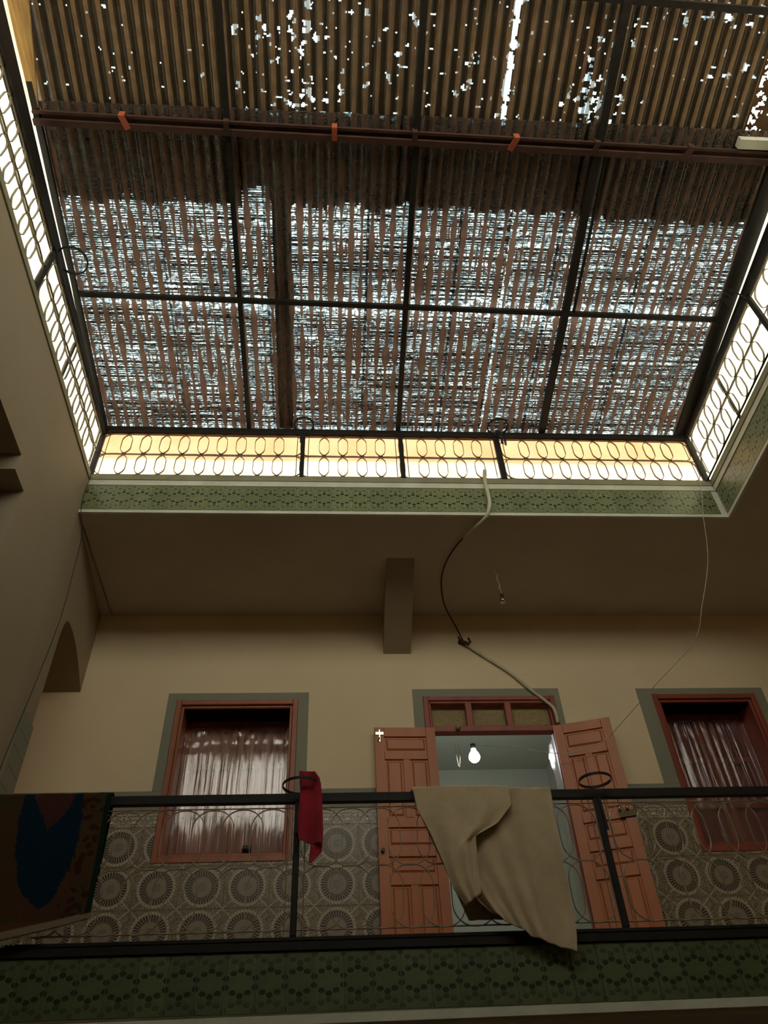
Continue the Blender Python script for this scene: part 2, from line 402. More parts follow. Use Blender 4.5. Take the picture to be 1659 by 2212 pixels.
# ------------------------------------------------------------------ mesh helpers
class MB:
    def __init__(s): s.v = []; s.f = []
    def add(s, vs, fs):
        k = len(s.v); s.v += [tuple(p) for p in vs]; s.f += [tuple(i + k for i in f) for f in fs]; return s
    def box(s, a, b):
        x0, y0, z0 = a; x1, y1, z1 = b
        return s.add([(x0, y0, z0), (x1, y0, z0), (x1, y1, z0), (x0, y1, z0), (x0, y0, z1), (x1, y0, z1), (x1, y1, z1), (x0, y1, z1)],
              [(0, 3, 2, 1), (4, 5, 6, 7), (0, 1, 5, 4), (1, 2, 6, 5), (2, 3, 7, 6), (3, 0, 4, 7)])
    def cbox(s, a, b, c=.004):
        """box with chamfered edges along its longest axis"""
        d = [b[i] - a[i] for i in range(3)]; ax = d.index(max(d)); o = [i for i in range(3) if i != ax]
        c = min(c, d[o[0]] * .4, d[o[1]] * .4)
        p0, p1, q0, q1 = a[o[0]], b[o[0]], a[o[1]], b[o[1]]
        ring = [(p0 + c, q0), (p1 - c, q0), (p1, q0 + c), (p1, q1 - c), (p1 - c, q1), (p0 + c, q1), (p0, q1 - c), (p0, q0 + c)]
        vs = []
        for t in (a[ax], b[ax]):
            for p, q in ring:
                v = [0, 0, 0]; v[ax] = t; v[o[0]] = p; v[o[1]] = q; vs.append(v)
        fs = [(i, (i + 1) % 8, (i + 1) % 8 + 8, i + 8) for i in range(8)] + [tuple(range(7, -1, -1)), tuple(range(8, 16))]
        return s.add(vs, fs)
    def beam(s, p, q, w, h, upv=(0, 0, 1)):
        """rectangular bar from p to q, w across and h along upv"""
        p = Vector(p); q = Vector(q); d = (q - p).normalized(); u = Vector(upv)
        a = d.cross(u).normalized() * (w / 2); b = a.cross(d).normalized() * (h / 2)
        vs = [p - a - b, p + a - b, p + a + b, p - a + b, q - a - b, q + a - b, q + a + b, q - a + b]
        return s.add(vs, [(0, 1, 2, 3), (7, 6, 5, 4), (0, 4, 5, 1), (1, 5, 6, 2), (2, 6, 7, 3), (3, 7, 4, 0)])
    def tube(s, pts, r, n=6, closed=False):
        pts = [Vector(p) for p in pts]; k = len(pts); rings = []
        prev = None
        for i, p in enumerate(pts):
            if closed: t = (pts[(i + 1) % k] - pts[i - 1])
            else: t = pts[min(i + 1, k - 1)] - pts[max(i - 1, 0)]
            t.normalize()
            if prev is None:
                prev = t.orthogonal().normalized()
            prev = (prev - t * prev.dot(t)).normalized()
            b = t.cross(prev)
            rr = r[i] if isinstance(r, (list, tuple)) else r
            rings.append([p + (prev * math.cos(a) + b * math.sin(a)) * rr for a in [2 * PI * j / n for j in range(n)]])
        vs = [v for rg in rings for v in rg]; fs = []
        for i in range(k if closed else k - 1):
            i2 = (i + 1) % k
            for j in range(n):
                fs.append((i * n + j, i * n + (j + 1) % n, i2 * n + (j + 1) % n, i2 * n + j))
        if not closed: fs += [tuple(range(n - 1, -1, -1)), tuple((k - 1) * n + j for j in range(n))]
        return s.add(vs, fs)
    def strip(s, pts, nrm, w, t, closed=False):
        """flat iron strip following pts: width w along nrm, thickness t in the plane of the curve"""
        pts = [Vector(p) for p in pts]; n = Vector(nrm).normalized() * (w / 2); k = len(pts); vs = []
        for i, p in enumerate(pts):
            if closed: tg = pts[(i + 1) % k] - pts[i - 1]
            else: tg = pts[min(i + 1, k - 1)] - pts[max(i - 1, 0)]
            o = tg.cross(n).normalized() * (t / 2)
            vs += [p - n - o, p + n - o, p + n + o, p - n + o]
        fs = []
        for i in range(k if closed else k - 1):
            j = (i + 1) % k
            for c in range(4):
                fs.append((i * 4 + c, i * 4 + (c + 1) % 4, j * 4 + (c + 1) % 4, j * 4 + c))
        if not closed: fs += [(3, 2, 1, 0), tuple(4 * (k - 1) + c for c in range(4))]
        return s.add(vs, fs)
    def prism(s, poly, axis, a, b):
        """extrude a polygon along axis from a to b"""
        def mk(p, t):
            if axis == 'x': return (t, p[0], p[1])
            if axis == 'y': return (p[0], t, p[1])
            return (p[0], p[1], t)
        n = len(poly)
        vs = [mk(p, a) for p in poly] + [mk(p, b) for p in poly]
        return s.add(vs, [tuple(range(n)), tuple(range(2 * n - 1, n - 1, -1))] + [(i, i + n, (i + 1) % n + n, (i + 1) % n) for i in range(n)])
    def lathe(s, c, prof, n=20):
        vs = []; fs = []
        for r, z in prof:
            for j in range(n):
                a = 2 * PI * j / n; vs.append((c[0] + r * math.cos(a), c[1] + r * math.sin(a), c[2] + z))
        for i in range(len(prof) - 1):
            for j in range(n):
                fs.append((i * n + j, i * n + (j + 1) % n, (i + 1) * n + (j + 1) % n, (i + 1) * n + j))
        return s.add(vs, fs)
    def mesh(s, name, mat, off=(0, 0, 0), smooth=False):
        me = bpy.data.meshes.new(name)
        me.from_pydata([(p[0] - off[0], p[1] - off[1], p[2] - off[2]) for p in s.v], [], s.f)
        bm = bmesh.new(); bm.from_mesh(me); bmesh.ops.recalc_face_normals(bm, faces=bm.faces); bm.to_mesh(me); bm.free()
        if smooth:
            for p in me.polygons: p.use_smooth = True
        me.materials.append(mat)
        return me

def wloc(o):
    v = Vector((0, 0, 0))
    while o is not None:
        v += o.location; o = o.parent
    return v

def link(name, data, parent=None, loc=(0, 0, 0)):
    o = bpy.data.objects.new(name, data); COL.objects.link(o)
    if parent is not None: o.parent = parent
    o.location = loc
    return o

def part(name, mb, mat, parent, smooth=False, label=None):
    """world-space geometry as a child of parent"""
    w = wloc(parent)
    o = link(name, mb.mesh(name, mat, w, smooth), parent)
    if label: o['label'] = label
    return o

def tag(o, label, cat, group=None, kind=None):
    o['label'] = label; o['category'] = cat
    if group: o['group'] = group
    if kind: o['kind'] = kind
    return o

def thing(name, loc, label, cat, group=None):
    return tag(link(name, None, None, loc), label, cat, group)

def solid(name, mb, mat, label, cat, smooth=False, group=None, kind=None, base=(0, 0, 0)):
    return tag(link(name, mb.mesh(name, mat, base, smooth), None, base), label, cat, group, kind)

def struct(name, mb, mat, label, cat, parent=None):
    o = link(name, mb.mesh(name, mat))
    o['kind'] = 'structure'; o['label'] = label; o['category'] = cat
    return o

def smooth_path(pts, n=6):
    """Catmull-Rom through pts"""
    P = [Vector(p) for p in pts]; P = [P[0] * 2 - P[1]] + P + [P[-1] * 2 - P[-2]]; out = []
    for i in range(1, len(P) - 2):
        for k in range(n):
            t = k / n
            out.append(.5 * ((2 * P[i]) + (P[i + 1] - P[i - 1]) * t + (2 * P[i - 1] - 5 * P[i] + 4 * P[i + 1] - P[i + 2]) * t * t + (3 * P[i] - P[i - 1] - 3 * P[i + 1] + P[i + 2]) * t ** 3))
    out.append(P[-2]); return out

# ------------------------------------------------------------------ room shell (camera stands at the origin, 1.6 m above the ground floor)
XL, XR = -2.45, 4.0          # faces of the light well
YN, YF = .60, 5.40
YW = 7.07                    # gallery back wall
ZC, ZT = 5.30, 5.80          # ceiling, top of roof slab
ZF = 1.47                    # gallery floor
XO, XE = -4.3, 5.9           # outer walls
YB = -1.6                    # wall behind the camera

mb = MB(); mb.box((XO - .2, YB - .2, -1.7), (XE + .2, YW + .4, -1.6))
struct('floor', mb, M['floor'], 'grey ground floor of the courtyard below the photograph', 'floor')

mb = MB()
mb.box((XL, YF + .03, ZC), (XR + .03, YW + .5, ZT))                      # far strip
mb.box((XO - .3, YB - .3, ZC), (XL - .02, YW + .5, ZT))                 # left strip
mb.box((XR + .03, YB - .3, ZC), (XE + .3, YW + .5, ZT))                  # right strip
mb.box((XL, YB - .3, ZC), (XR + .03, YN - .03, ZT))                      # near strip
struct('ceiling', mb, M['ceiling'], 'dim plaster ceiling over the upper gallery around the light well', 'ceiling')

# back wall of the gallery with two window openings and a doorway
W1 = (-1.585, -.35, 2.60, 4.22); W2 = (3.405, 4.54, 2.60, 4.25); D = (.944, 2.342, 4.24)
YW2 = YW + .36
mb = MB()
def wbox(x0, x1, z0, z1): mb.box((x0, YW, z0), (x1, YW2, z1))
wbox(XO, W1[0], -1.6, ZC); wbox(W1[0], W1[1], -1.6, W1[2]); wbox(W1[0], W1[1], W1[3], ZC)
wbox(W1[1], D[0], -1.6, ZC); wbox(D[0], D[1], -1.6, ZF); wbox(D[0], D[1], D[2], ZC)
wbox(D[1], W2[0], -1.6, ZC); wbox(W2[0], W2[1], -1.6, W2[2]); wbox(W2[0], W2[1], W2[3], ZC)
wbox(W2[1], XE, -1.6, ZC)
wall_back = struct('wall_back', mb, M['wall'], 'cream back wall of the upper gallery above the lace-patterned tiles', 'wall')

def child(name, mb, mat, parent, label=None, smooth=False):
    return part(name, mb, mat, parent, smooth, label)

# painted grey-green surrounds, 4 mm proud
y0, y1 = YW - .004, YW + .01
mb = MB()
mb.box((-1.68, y0, 3.265), (W1[0], y1, 4.305)); mb.box((W1[1], y0, 3.265), (-.242, y1, 4.305)); mb.box((W1[0], y0, W1[3]), (W1[1], y1, 4.305))
child('painted_surround', mb, M['surround'], wall_back, 'grey-green painted surround of the left window')
mb = MB()
mb.box((.838, y0, 3.265), (D[0], y1, 4.335)); mb.box((D[1], y0, 3.265), (2.405, y1, 4.335)); mb.box((D[0], y0, D[2]), (D[1], y1, 4.335))
child('painted_surround', mb, M['surround'], wall_back, 'grey-green painted surround of the doorway')
mb = MB()
mb.box((3.25, y0, 3.265), (W2[0], y1, 4.325)); mb.box((W2[1], y0, 3.265), (4.65, y1, 4.325)); mb.box((W2[0], y0, W2[3]), (W2[1], y1, 4.325))
child('painted_surround', mb, M['surround'], wall_back, 'grey-green painted surround of the right window')
ZD = 3.085
mb = MB()
for a, b in ((XO, W1[0]), (W1[1], D[0]), (D[1], W2[0]), (W2[1], XE)): mb.box((a, y0, ZD), (b, y1, 3.262))
child('painted_band', mb, M['surround'], wall_back, 'grey-green painted band above the tiles')

# lace tiles: one object per tile, cut where an opening crosses them
def tile_piece(x0, x1, z0, z1, cx, cz, mat, name):
    g = .0012
    m = MB(); m.box((x0 + g - cx, -.008, z0 + g - cz), (x1 - g - cx, .004, z1 - g - cz))
    me = m.mesh(name, mat)
    return link(name, me, wall_back, (cx, YW - .003, cz))
full = {}
def put_tile(cx, cz, w, h, mat, name):
    x0, x1, z0, z1 = cx - w / 2, cx + w / 2, cz - h / 2, cz + h / 2
    opens = [(D[0], D[1], ZF, D[2]), W1, W2]
    rects = [(x0, x1, z0, z1)]
    for (a, b, c, d) in opens:
        out = []
        for (p, q, r, s) in rects:
            if q <= a or p >= b or s <= c or r >= d: out.append((p, q, r, s)); continue
            if p < a: out.append((p, a, r, s))
            if q > b: out.append((b, q, r, s))
            pp, qq = max(p, a), min(q, b)
            if r < c: out.append((pp, qq, r, c))
            if s > d: out.append((pp, qq, d, s))
        rects = out
    for r in rects:
        if r[1] - r[0] < .02 or r[3] - r[2] < .02: continue
        if r == (x0, x1, z0, z1):
            k = (name, w, h)
            if k not in full:
                g = .0012; m = MB(); m.box((-w / 2 + g, -.008, -h / 2 + g), (w / 2 - g, .004, h / 2 - g)); full[k] = m.mesh(name, mat)
            link(name, full[k], wall_back, (cx, YW - .003, cz))
        else: tile_piece(*r, cx, cz, mat, name)
for i in range(-7, 15):
    cx = .052 + LW * i
    if cx < XO + .3 or cx > XE - .3: continue
    for cz in (2.745, 2.395, 2.045, 1.695): put_tile(cx, cz, LW, LH, M['lace'], 'tile')
    put_tile(cx, 3.0025, LW, .165, M['frieze'], 'border_tile')

# left wall of the light well: solid with a near opening and an arched passage beside the back wall
def XLs(y): return XL if y < YF else XL - .078 * (y - YF)
def lwall(mb, poly):
    n = len(poly)
    vs = [(XLs(p[0]), p[0], p[1]) for p in poly] + [(-3.05, p[0], p[1]) for p in poly]
    mb.add(vs, [tuple(range(n)), tuple(range(2 * n - 1, n - 1, -1))] + [(i, i + n, (i + 1) % n + n, (i + 1) % n) for i in range(n)])
mb = MB()
def lrect(y0, y1, z0, z1): lwall(mb, [(y0, z0), (y1, z0), (y1, z1), (y0, z1)])
lrect(YB, YW, -1.6, ZF - .4); lrect(YB, 1.5, ZF - .4, ZT)
lrect(1.5, 4.12, 4.655, ZT); lrect(4.12, 4.36, 4.49, ZT)
lrect(4.36, YF, ZF - .4, ZT); lrect(YF, 5.95, ZF - .4, ZC)
arc = [(5.95, 4.22), (5.965, 4.36), (6.01, 4.45), (6.10, 4.495), (6.28, 4.515), (6.45, 4.508), (6.60, 4.485), (6.80, 4.43), (6.95, 4.375), (YW, 4.33)]
for p, q in zip(arc[:-1], arc[1:]):
    lwall(mb, [p, q, (q[0], ZC), (p[0], ZC)])
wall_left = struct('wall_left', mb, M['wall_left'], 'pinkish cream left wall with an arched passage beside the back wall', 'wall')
mb = MB(); mb.box((XL - .001, YN, 5.735), (XL + .014, YF, ZT + .005))  # shading at the rounded wall edge, done as a darker strip
child('painted_edge', mb, M['trimolive'], wall_left, 'darker olive strip along the top, edge shading put into its colour')
# zellige dado on the pillar of the passage
mb = MB()
for r in range(8):
    for c in range(2):
        z1 = 3.31 - r * .155; yy = 5.645 + c * .155
        zz0 = z1 - .150; xx = XLs(yy)
        m = MB(); m.box((xx - .02, yy, zz0), (xx + .006, yy + .150, z1))
        child('tile', m, M['surround'], wall_left)

mb = MB(); mb.box((XO - .2, YB, -1.6), (XO, YW2, ZC))
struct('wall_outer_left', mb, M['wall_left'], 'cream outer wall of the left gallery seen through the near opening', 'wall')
mb = MB(); mb.box((XE, YB, -1.6), (XE + .2, YW2, ZC))
struct('wall_right', mb, M['wall'], 'cream right wall beyond the right edge of the photograph', 'wall')
mb = MB(); mb.box((XO - .2, YB - .2, -1.6), (XE + .2, YB, ZC))
struct('wall_near', mb, M['wall'], 'cream wall behind the viewer', 'wall')

# gallery floor slab (far, right, left)
mb = MB()
mb.box((XLs(YW) - .6, 5.43, 1.02), (XE, YW, ZF)); mb.box((XR + .03, YB, 1.02), (XE, 5.43, ZF)); mb.box((XO, YB, 1.02), (-3.05, YW, ZF))
struct('gallery_floor', mb, M['ceiling'], 'gallery floor slab behind the green tiled edge', 'floor')

# haunched bracket under the ceiling
mb = MB(); mb.prism([(6.05, ZC + .01), (YW + .01, 4.775), (YW + .01, ZC + .01)], 'x', .555, .853)
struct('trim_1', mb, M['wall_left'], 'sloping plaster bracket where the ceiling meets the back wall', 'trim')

# ------------------------------------------------------------------ tiled fascias
def tile_mesh(mat, w, h):
    m = MB(); g = .0012
    a, b = -w / 2 + g, w / 2 - g; c, d = -h / 2 + g, h / 2 - g; k = .002
    m.add([(a, 0, c), (b, 0, c), (b, 0, d), (a, 0, d), (a, -.006, c), (b, -.006, c), (b, -.006, d), (a, -.006, d), (a + k, -.008, c + k), (b - k, -.008, c + k), (b - k, -.008, d - k), (a + k, -.008, d - k)],
          [(3, 2, 1, 0), (0, 1, 5, 4), (1, 2, 6, 5), (2, 3, 7, 6), (3, 0, 4, 7), (4, 5, 9, 8), (5, 6, 10, 9), (6, 7, 11, 10), (7, 4, 8, 11), (8, 9, 10, 11)])
    return m.mesh('tile', mat)
hexme = tile_mesh(M['hex'], TW, .340)
def fascia(name, label, mbb):
    return struct(name, mbb, M['trimwhite'], label, 'trim')
mb = MB()
mb.box((XL, YF, 5.285), (XR + .02, YF + .03, 5.322))             # lower white lip
mb.box((XL, YF + .008, 5.32), (XR + .02, YF + .03, 5.668))       # tile bed
mb.box((XL, YF - .004, 5.664), (XR - .02, YF + .03, 5.735))      # white upper strip
t1 = fascia('trim_2', 'green hexagon-tiled edge of the light well below the far skylight railing', mb)
m = MB(); m.box((XL, YF - .012, 5.735), (XR - .01, YF + .03, ZT + .01)); child('painted_edge', m, M['trimolive'], t1, 'olive painted kerb')
for i in range(37):
    cx = -1.892 + TW * (i - 3)
    if cx + TW / 2 > XR + .03 or cx - TW / 2 < XL - .08: continue
    link('tile', hexme, t1, (cx, YF + .008, 5.495))
mb = MB()
mb.box((XR, YN, 5.285), (XR + .03, YF, 5.322)); mb.box((XR + .008, YN, 5.32), (XR + .03, YF, 5.668)); mb.box((XR - .01, YN, 5.664), (XR + .03, YF, 5.735))
t2 = fascia('trim_3', 'green hexagon-tiled edge of the light well below the right skylight railing', mb)
m = MB(); m.box((XR - .022, YN, 5.735), (XR + .03, YF - .012, ZT + .01)); child('painted_edge', m, M['trimolive'], t2, 'olive painted kerb')
for i in range(26):
    o = link('tile', hexme, t2, (XR + .008, YF - TW * (i + .5) - .01, 5.495))
    o.rotation_euler = (0, 0, -PI / 2)
mb = MB()
mb.box((XL, YN - .03, 5.285), (XR + .03, YN, ZT + .01))
struct('trim_4', mb, M['trimwhite'], 'plain white edge of the light well nearest the viewer', 'trim')

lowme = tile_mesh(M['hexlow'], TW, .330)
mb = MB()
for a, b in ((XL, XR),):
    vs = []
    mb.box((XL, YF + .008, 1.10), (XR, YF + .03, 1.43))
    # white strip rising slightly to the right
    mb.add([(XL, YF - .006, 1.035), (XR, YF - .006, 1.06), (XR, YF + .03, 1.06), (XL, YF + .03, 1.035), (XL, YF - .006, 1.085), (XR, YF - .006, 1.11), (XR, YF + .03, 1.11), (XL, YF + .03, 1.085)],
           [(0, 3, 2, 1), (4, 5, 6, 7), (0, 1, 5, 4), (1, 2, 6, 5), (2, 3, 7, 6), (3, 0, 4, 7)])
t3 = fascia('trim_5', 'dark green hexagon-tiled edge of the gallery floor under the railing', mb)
m = MB(); m.box((XL, YF - .014, 1.440), (XR, YF + .05, 1.487)); child('shade_strip', m, M['iron'], t3, 'black strip standing for the shadow under the bottom rail')  # rail shadow built as a black strip above the tiles
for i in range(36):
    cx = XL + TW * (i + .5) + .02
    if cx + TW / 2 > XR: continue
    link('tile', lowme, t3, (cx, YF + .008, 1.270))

# ------------------------------------------------------------------ wrought ovals and railings
def oval_pts(w, h, r, n=7):
    out = []
    for cx, cz, a0 in ((w / 2 - r, h / 2 - r, 0), (-w / 2 + r, h / 2 - r, 90), (-w / 2 + r, -h / 2 + r, 180), (w / 2 - r, -h / 2 + r, 270)):
        for k in range(n):
            a = math.radians(a0 + 90 * k / (n - 1)); out.append((cx + r * math.cos(a), 0, cz + r * math.sin(a)))
    return out
def oval_mesh(w, h, r, mat, sw, st):
    m = MB(); m.strip(oval_pts(w, h, r), (0, 1, 0), sw, st, True); return m.mesh('oval', mat)
ov_sky = oval_mesh(.305, .325, .108, M['oval'], .016, .005)
ov_gal = oval_mesh(.286, .398, .132, M['ovald'], .012, .0055)

def plant_ring(parent, c, r, post, zpost):
    m = MB(); k = 28
    m.strip([(c[0] + r * math.cos(2 * PI * i / k), c[1] + r * math.sin(2 * PI * i / k), c[2]) for i in range(k)], (0, 0, 1), .020, .013 if c[2] > 5 else .006, True)
    rg = part('plant_ring', m, M['iron'], parent)
    m = MB()
    q = Vector(post); a = Vector(c) + (Vector((q.x, q.y, c[2])) - Vector(c)).normalized() * r if (Vector((q.x, q.y, c[2])) - Vector(c)).length > .03 else Vector((c[0], c[1] + r, c[2]))
    far = Vector(c) * 2 - a; far.z = c[2]
    m.strip(smooth_path([a, Vector((a.x * .4 + q.x * .6, a.y * .4 + q.y * .6 - .035, c[2] - .10)), Vector((q.x, q.y - .02, zpost))]), (1, 0, 0), .018, .006)
    w = wloc(rg)
    o = link('strut', m.mesh('strut', M['iron'], w), rg)
    return rg

SL = .1
def zroof(y): return 6.62 + SL * (YF - y)
# far skylight railing
ZR = 6.50
sr = thing('skylight_railing', (0.75, YF, ZT), 'dark iron skylight railing with two rows of ovals before the far peach sheet', 'railing')
part('top_rail', MB().beam((XL - .03, YF, ZR + .01), (XR - .02, YF, ZR + .01), .05, .055), M['iron'], sr)
part('bottom_rod', MB().beam((XL, YF + .01, 5.823), (XR - .03, YF + .01, 5.823), .014, .012), M['iron'], sr)
for x, w in ((XL - .005, .055), (-.335, .042), (.718, .046), (1.776, .062), (XR - .045, .06)):
    part('post', MB().cbox((x - w / 2, YF - .02, ZT), (x + w / 2, YF + .02, ZR)), M['iron'], sr)
def fill(parent, x0, x1, n, mesh, pitch, z1, z2, zb, zt, mk, mat, wh=.18):
    """ovals in two rows between x0 and x1, plus stakes at both ends; mk maps (x, z) to world"""
    w = wloc(parent); mid = (x0 + x1) / 2
    for i in range(n):
        x = mid + (i - (n - 1) / 2) * pitch
        for z in (z1, z2):
            o = link('oval', mesh, parent, Vector(mk(x, z)) - w)
            o.rotation_euler = (random.uniform(-.01, .01), random.uniform(-.03, .03), parent.get('turn', 0.0))
    for x in (x0 + .035, x1 - .035):
        part('stake', MB().tube([mk(x, zb), mk(x, zt)], .0045, 5), mat, parent)
def ymk(y): return lambda x, z: (x, y, z)
for a, b, n in ((XL + .03, -.36, 10), (-.31, .695, 5), (.745, 1.745, 5), (1.81, XR - .08, 10)):
    fill(sr, a, b, n, ov_sky, .200, 6.305, 5.985, 5.82, ZR - .02, ymk(YF + .01), M['oval'])
part('middle_rod', MB().tube(smooth_path([(XL, YF + .02, 6.150), (-1.2, YF + .02, 6.143), (0, YF + .02, 6.146), (1.5, YF + .02, 6.142), (2.8, YF + .02, 6.148), (XR - .03, YF + .02, 6.145)]), .0055, 5), M['oval'], sr)
part('upper_rod', MB().tube(smooth_path([(XL, YF + .02, 6.472), (-1.2, YF + .02, 6.462), (0, YF + .02, 6.466), (1.5, YF + .02, 6.462), (2.8, YF + .02, 6.470), (XR - .03, YF + .02, 6.465)]), .0055, 5), M['oval'], sr)
plant_ring(sr, (-.33, YF - .07, 6.565), .105, (-.36, YF, 0), 6.33)
plant_ring(sr, (1.80, YF - .09, 6.565), .112, (1.83, YF, 0), 6.36)
# left side railing
def side_rail(X, label, posts, zr, turn, thin):
    r = thing('skylight_railing', (X, 3, ZT), label, 'railing')
    r['turn'] = PI / 2
    part('top_rail', MB().beam((X, YN, zr), (X, YF - .028, zr), .055, .055), M['iron'], r)
    zz = lambda y, f: zr + .02 + f * (zroof(y) - zr - .04)
    sg = -1 if X < 0 else 1
    m = MB(); m.prism([(YN, zr), (YF, zr), (YF, zz(YF, .55)), (YN, zz(YN, .62))], 'x', X + sg * .012, X + sg * .026)
    part('side_board', m, M['iron'], r)
    part('bottom_rod', MB().beam((X, YN, 5.822), (X, YF, 5.822), .014, .012), M['iron'], r)
    for y in posts: part('post', MB().cbox((X - .022, y - .024, ZT), (X + .022, y + .024, zr)), M['iron'], r)
    part('back_stake', MB().beam((X + thin[1], thin[0], ZT), (X + thin[1], thin[0], zr), .022, .022, (1, 0, 0)), M['iron'], r)
    edges = [YN] + posts + [YF - .05]
    for a, b in zip(edges[:-1], edges[1:]):
        n = max(1, int((b - a - .05) / .2))
        fill(r, a, b, n, ov_sky, .200, (zr + 5.99) / 2 + .04, 5.985, 5.82, zr, lambda y, z: (X, y, z), M['oval'])
    for z in (6.145, zr - .04):
        part('rod', MB().tube(smooth_path([(X, YN, z), (X, 2, z + .004), (X, 3.4, z - .003), (X, YF, z)]), .006, 5), M['oval'], r)
    return r
rl = side_rail(XL - .01, 'dark iron railing with two rows of ovals along the left side of the light well', [3.335], 6.455, 0, (4.27, -.03))
plant_ring(rl, (XL + .11, 3.44, 6.50), .13, (XL - .01, 3.335, 0), 6.25)
rr = side_rail(XR - .04, 'dark iron railing with two rows of ovals along the right side of the light well', [3.63], 6.53, 0, (4.55, .03))
m = MB(); m.tube([(3.80, 3.60, 6.60), (3.88, 3.62, 6.56), (3.98, 3.63, 6.42)], .008, 5); part('tie_rod', m, M['iron'], rr)
for k in range(4):
    m = MB(); a = random.uniform(-.5, .5)
    m.tube(smooth_path([(3.88, 3.70 + k * .03, 6.60), (3.80, 3.72 + a * .1, 6.68), (3.78 - .03 * k, 3.8 + a * .15, 6.64 + .02 * k)]), .004, 4)
    part('wire_tie', m, M['wired'], rr)

# ------------------------------------------------------------------ covers behind the railings
def cover_mesh(nx, nz, fn, hole=None):
    m = MB()
    vs = [fn(i / nx, j / nz) for j in range(nz + 1) for i in range(nx + 1)]
    fs = []
    for j in range(nz):
        for i in range(nx):
            q = (j * (nx + 1) + i, j * (nx + 1) + i + 1, (j + 1) * (nx + 1) + i + 1, (j + 1) * (nx + 1) + i)
            if hole and hole((Vector(vs[q[0]]) + Vector(vs[q[2]])) / 2): continue
            fs.append(q)
    m.add(vs, fs); return m
def nz3(a, b, c): return noise.noise(Vector((a, b, c)))
def far_fn(u, t):
    x = XL + u * (XR - XL); z = 5.80 + t * .83
    return (x, YF + .055 + .012 * nz3(x * 2, z * 3, 0), z)
def in_hole(c):
    dx = (c.x - 1.685) / .075; dz = (c.z - 5.855) / (.085 + .02 * nz3(c.x * 40, 0, 3))
    return dx * dx + dz * dz < 1 and c.z > 5.79
m = cover_mesh(260, 34, far_fn, in_hole)
solid('plastic_cover', m, M['coverp'], 'backlit peach plastic sheet behind the far oval railing', 'sheet', True)
m = cover_mesh(80, 12, lambda u, t: (XL - .05 + u * (XR - XL + .1), YF + .085 + .01 * nz3(u * 20, t * 3, 5), 6.13 + .02 * nz3(u * 9, 0, 2) + t * .52))
solid('overhanging_sheet', m, M['flap'], 'tan plastic flap hanging from the roof edge behind the far peach sheet', 'sheet', True)
def side_fn(X, s):
    def f(u, t):
        y = YN - .02 + u * (YF + .05 - YN); zt_ = zroof(y) + (.12 if s > 0 else 0)
        z = 5.80 + t * (zt_ - 5.80)
        return (X + s * (.045 + .012 * nz3(y * 2, z * 3, s)), y, z)
    return f
solid('plastic_cover', cover_mesh(60, 16, side_fn(XL, -1)), M['cover'], 'glowing cream plastic sheet behind the left oval railing', 'sheet', True)
solid('plastic_cover', cover_mesh(60, 16, side_fn(XR - .02, 1)), M['cover'], 'glowing cream plastic sheet behind the right oval railing', 'sheet', True)

# ------------------------------------------------------------------ skylight roof
roof = thing('skylight_roof', (.7, 3.0, 6.85), 'sloping roof of dirty corrugated clear sheets on a dark steel frame over the light well', 'roof')
PR = .095
def corr_sheet(x0, x1, ya, yb, dz, mat, ny=14):
    nx = int(round((x1 - x0) / (PR / 8))); vs = []; fs = []
    sag = random.uniform(-.004, .004)
    for j in range(ny + 1):
        y = ya + (yb - ya) * j / ny
        for i in range(nx + 1):
            x = x0 + (x1 - x0) * i / nx
            z = zroof(y) + dz + .0125 * math.cos(2 * PI * x / PR) + .003 * nz3(x * 3, y * 3, dz * 10) + sag
            vs.append((x, y, z))
    for j in range(ny):
        for i in range(nx):
            fs.append((j * (nx + 1) + i, j * (nx + 1) + i + 1, (j + 1) * (nx + 1) + i + 1, (j + 1) * (nx + 1) + i))
    m = MB(); m.add(vs, fs); w = wloc(roof)
    me = m.mesh('corrugated_sheet', mat, w, True)
    o = link('corrugated_sheet', me, roof)
    return o
# the dirt follows the corrugation, so sheet meshes keep the phase of the rib: roof origin x is a multiple of the pitch
roof.location.x = PR * 7
XA, XB = XL - .04, 3.90
e = [XA + (XB - XA) * k / 7 for k in range(8)]
for k in range(7):
    a = round(e[k] / PR) * PR; b = round(e[k + 1] / PR) * PR + PR * .25
    corr_sheet(a, b, 2.26, 5.46, .006 * (k % 2), M['corr'])
for k in range(7):
    a = round(e[k] / PR) * PR; b = round(e[k + 1] / PR) * PR + PR * .25
    if k == 6: b = 3.55
    corr_sheet(a, b, YN - .05, 2.40, .045 + .006 * (k % 2), M['corrb'], 10)
def fbar(x0, y0, x1, y1, w, h, name='rafter', mat='iron', dz=-.035):
    part(name, MB().beam((x0, y0, zroof(y0) + dz), (x1, y1, zroof(y1) + dz), w, h), M[mat], roof)
fbar(-.91, YN, -.93, YF, .045, .045); fbar(.665, YN, .700, YF, .050, .05); fbar(2.25, YN, 2.31, YF, .070, .06)
fbar(2.36, 2.5, 2.375, 4.0, .022, .03)
fbar(XL - .02, YN, XL - .02, YF + .03, .05, .05); fbar(3.91, YN, 3.915, YF + .03, .14, .05)
fbar(XL - .02, 3.905, 3.88, 4.005, .045, .04, 'cross_bar'); fbar(XL - .02, 5.44, 3.9, 5.45, .05, .05, 'cross_bar')
fbar(XL - .02, 1.27, 3.88, 1.40, .05, .045, 'cross_bar')
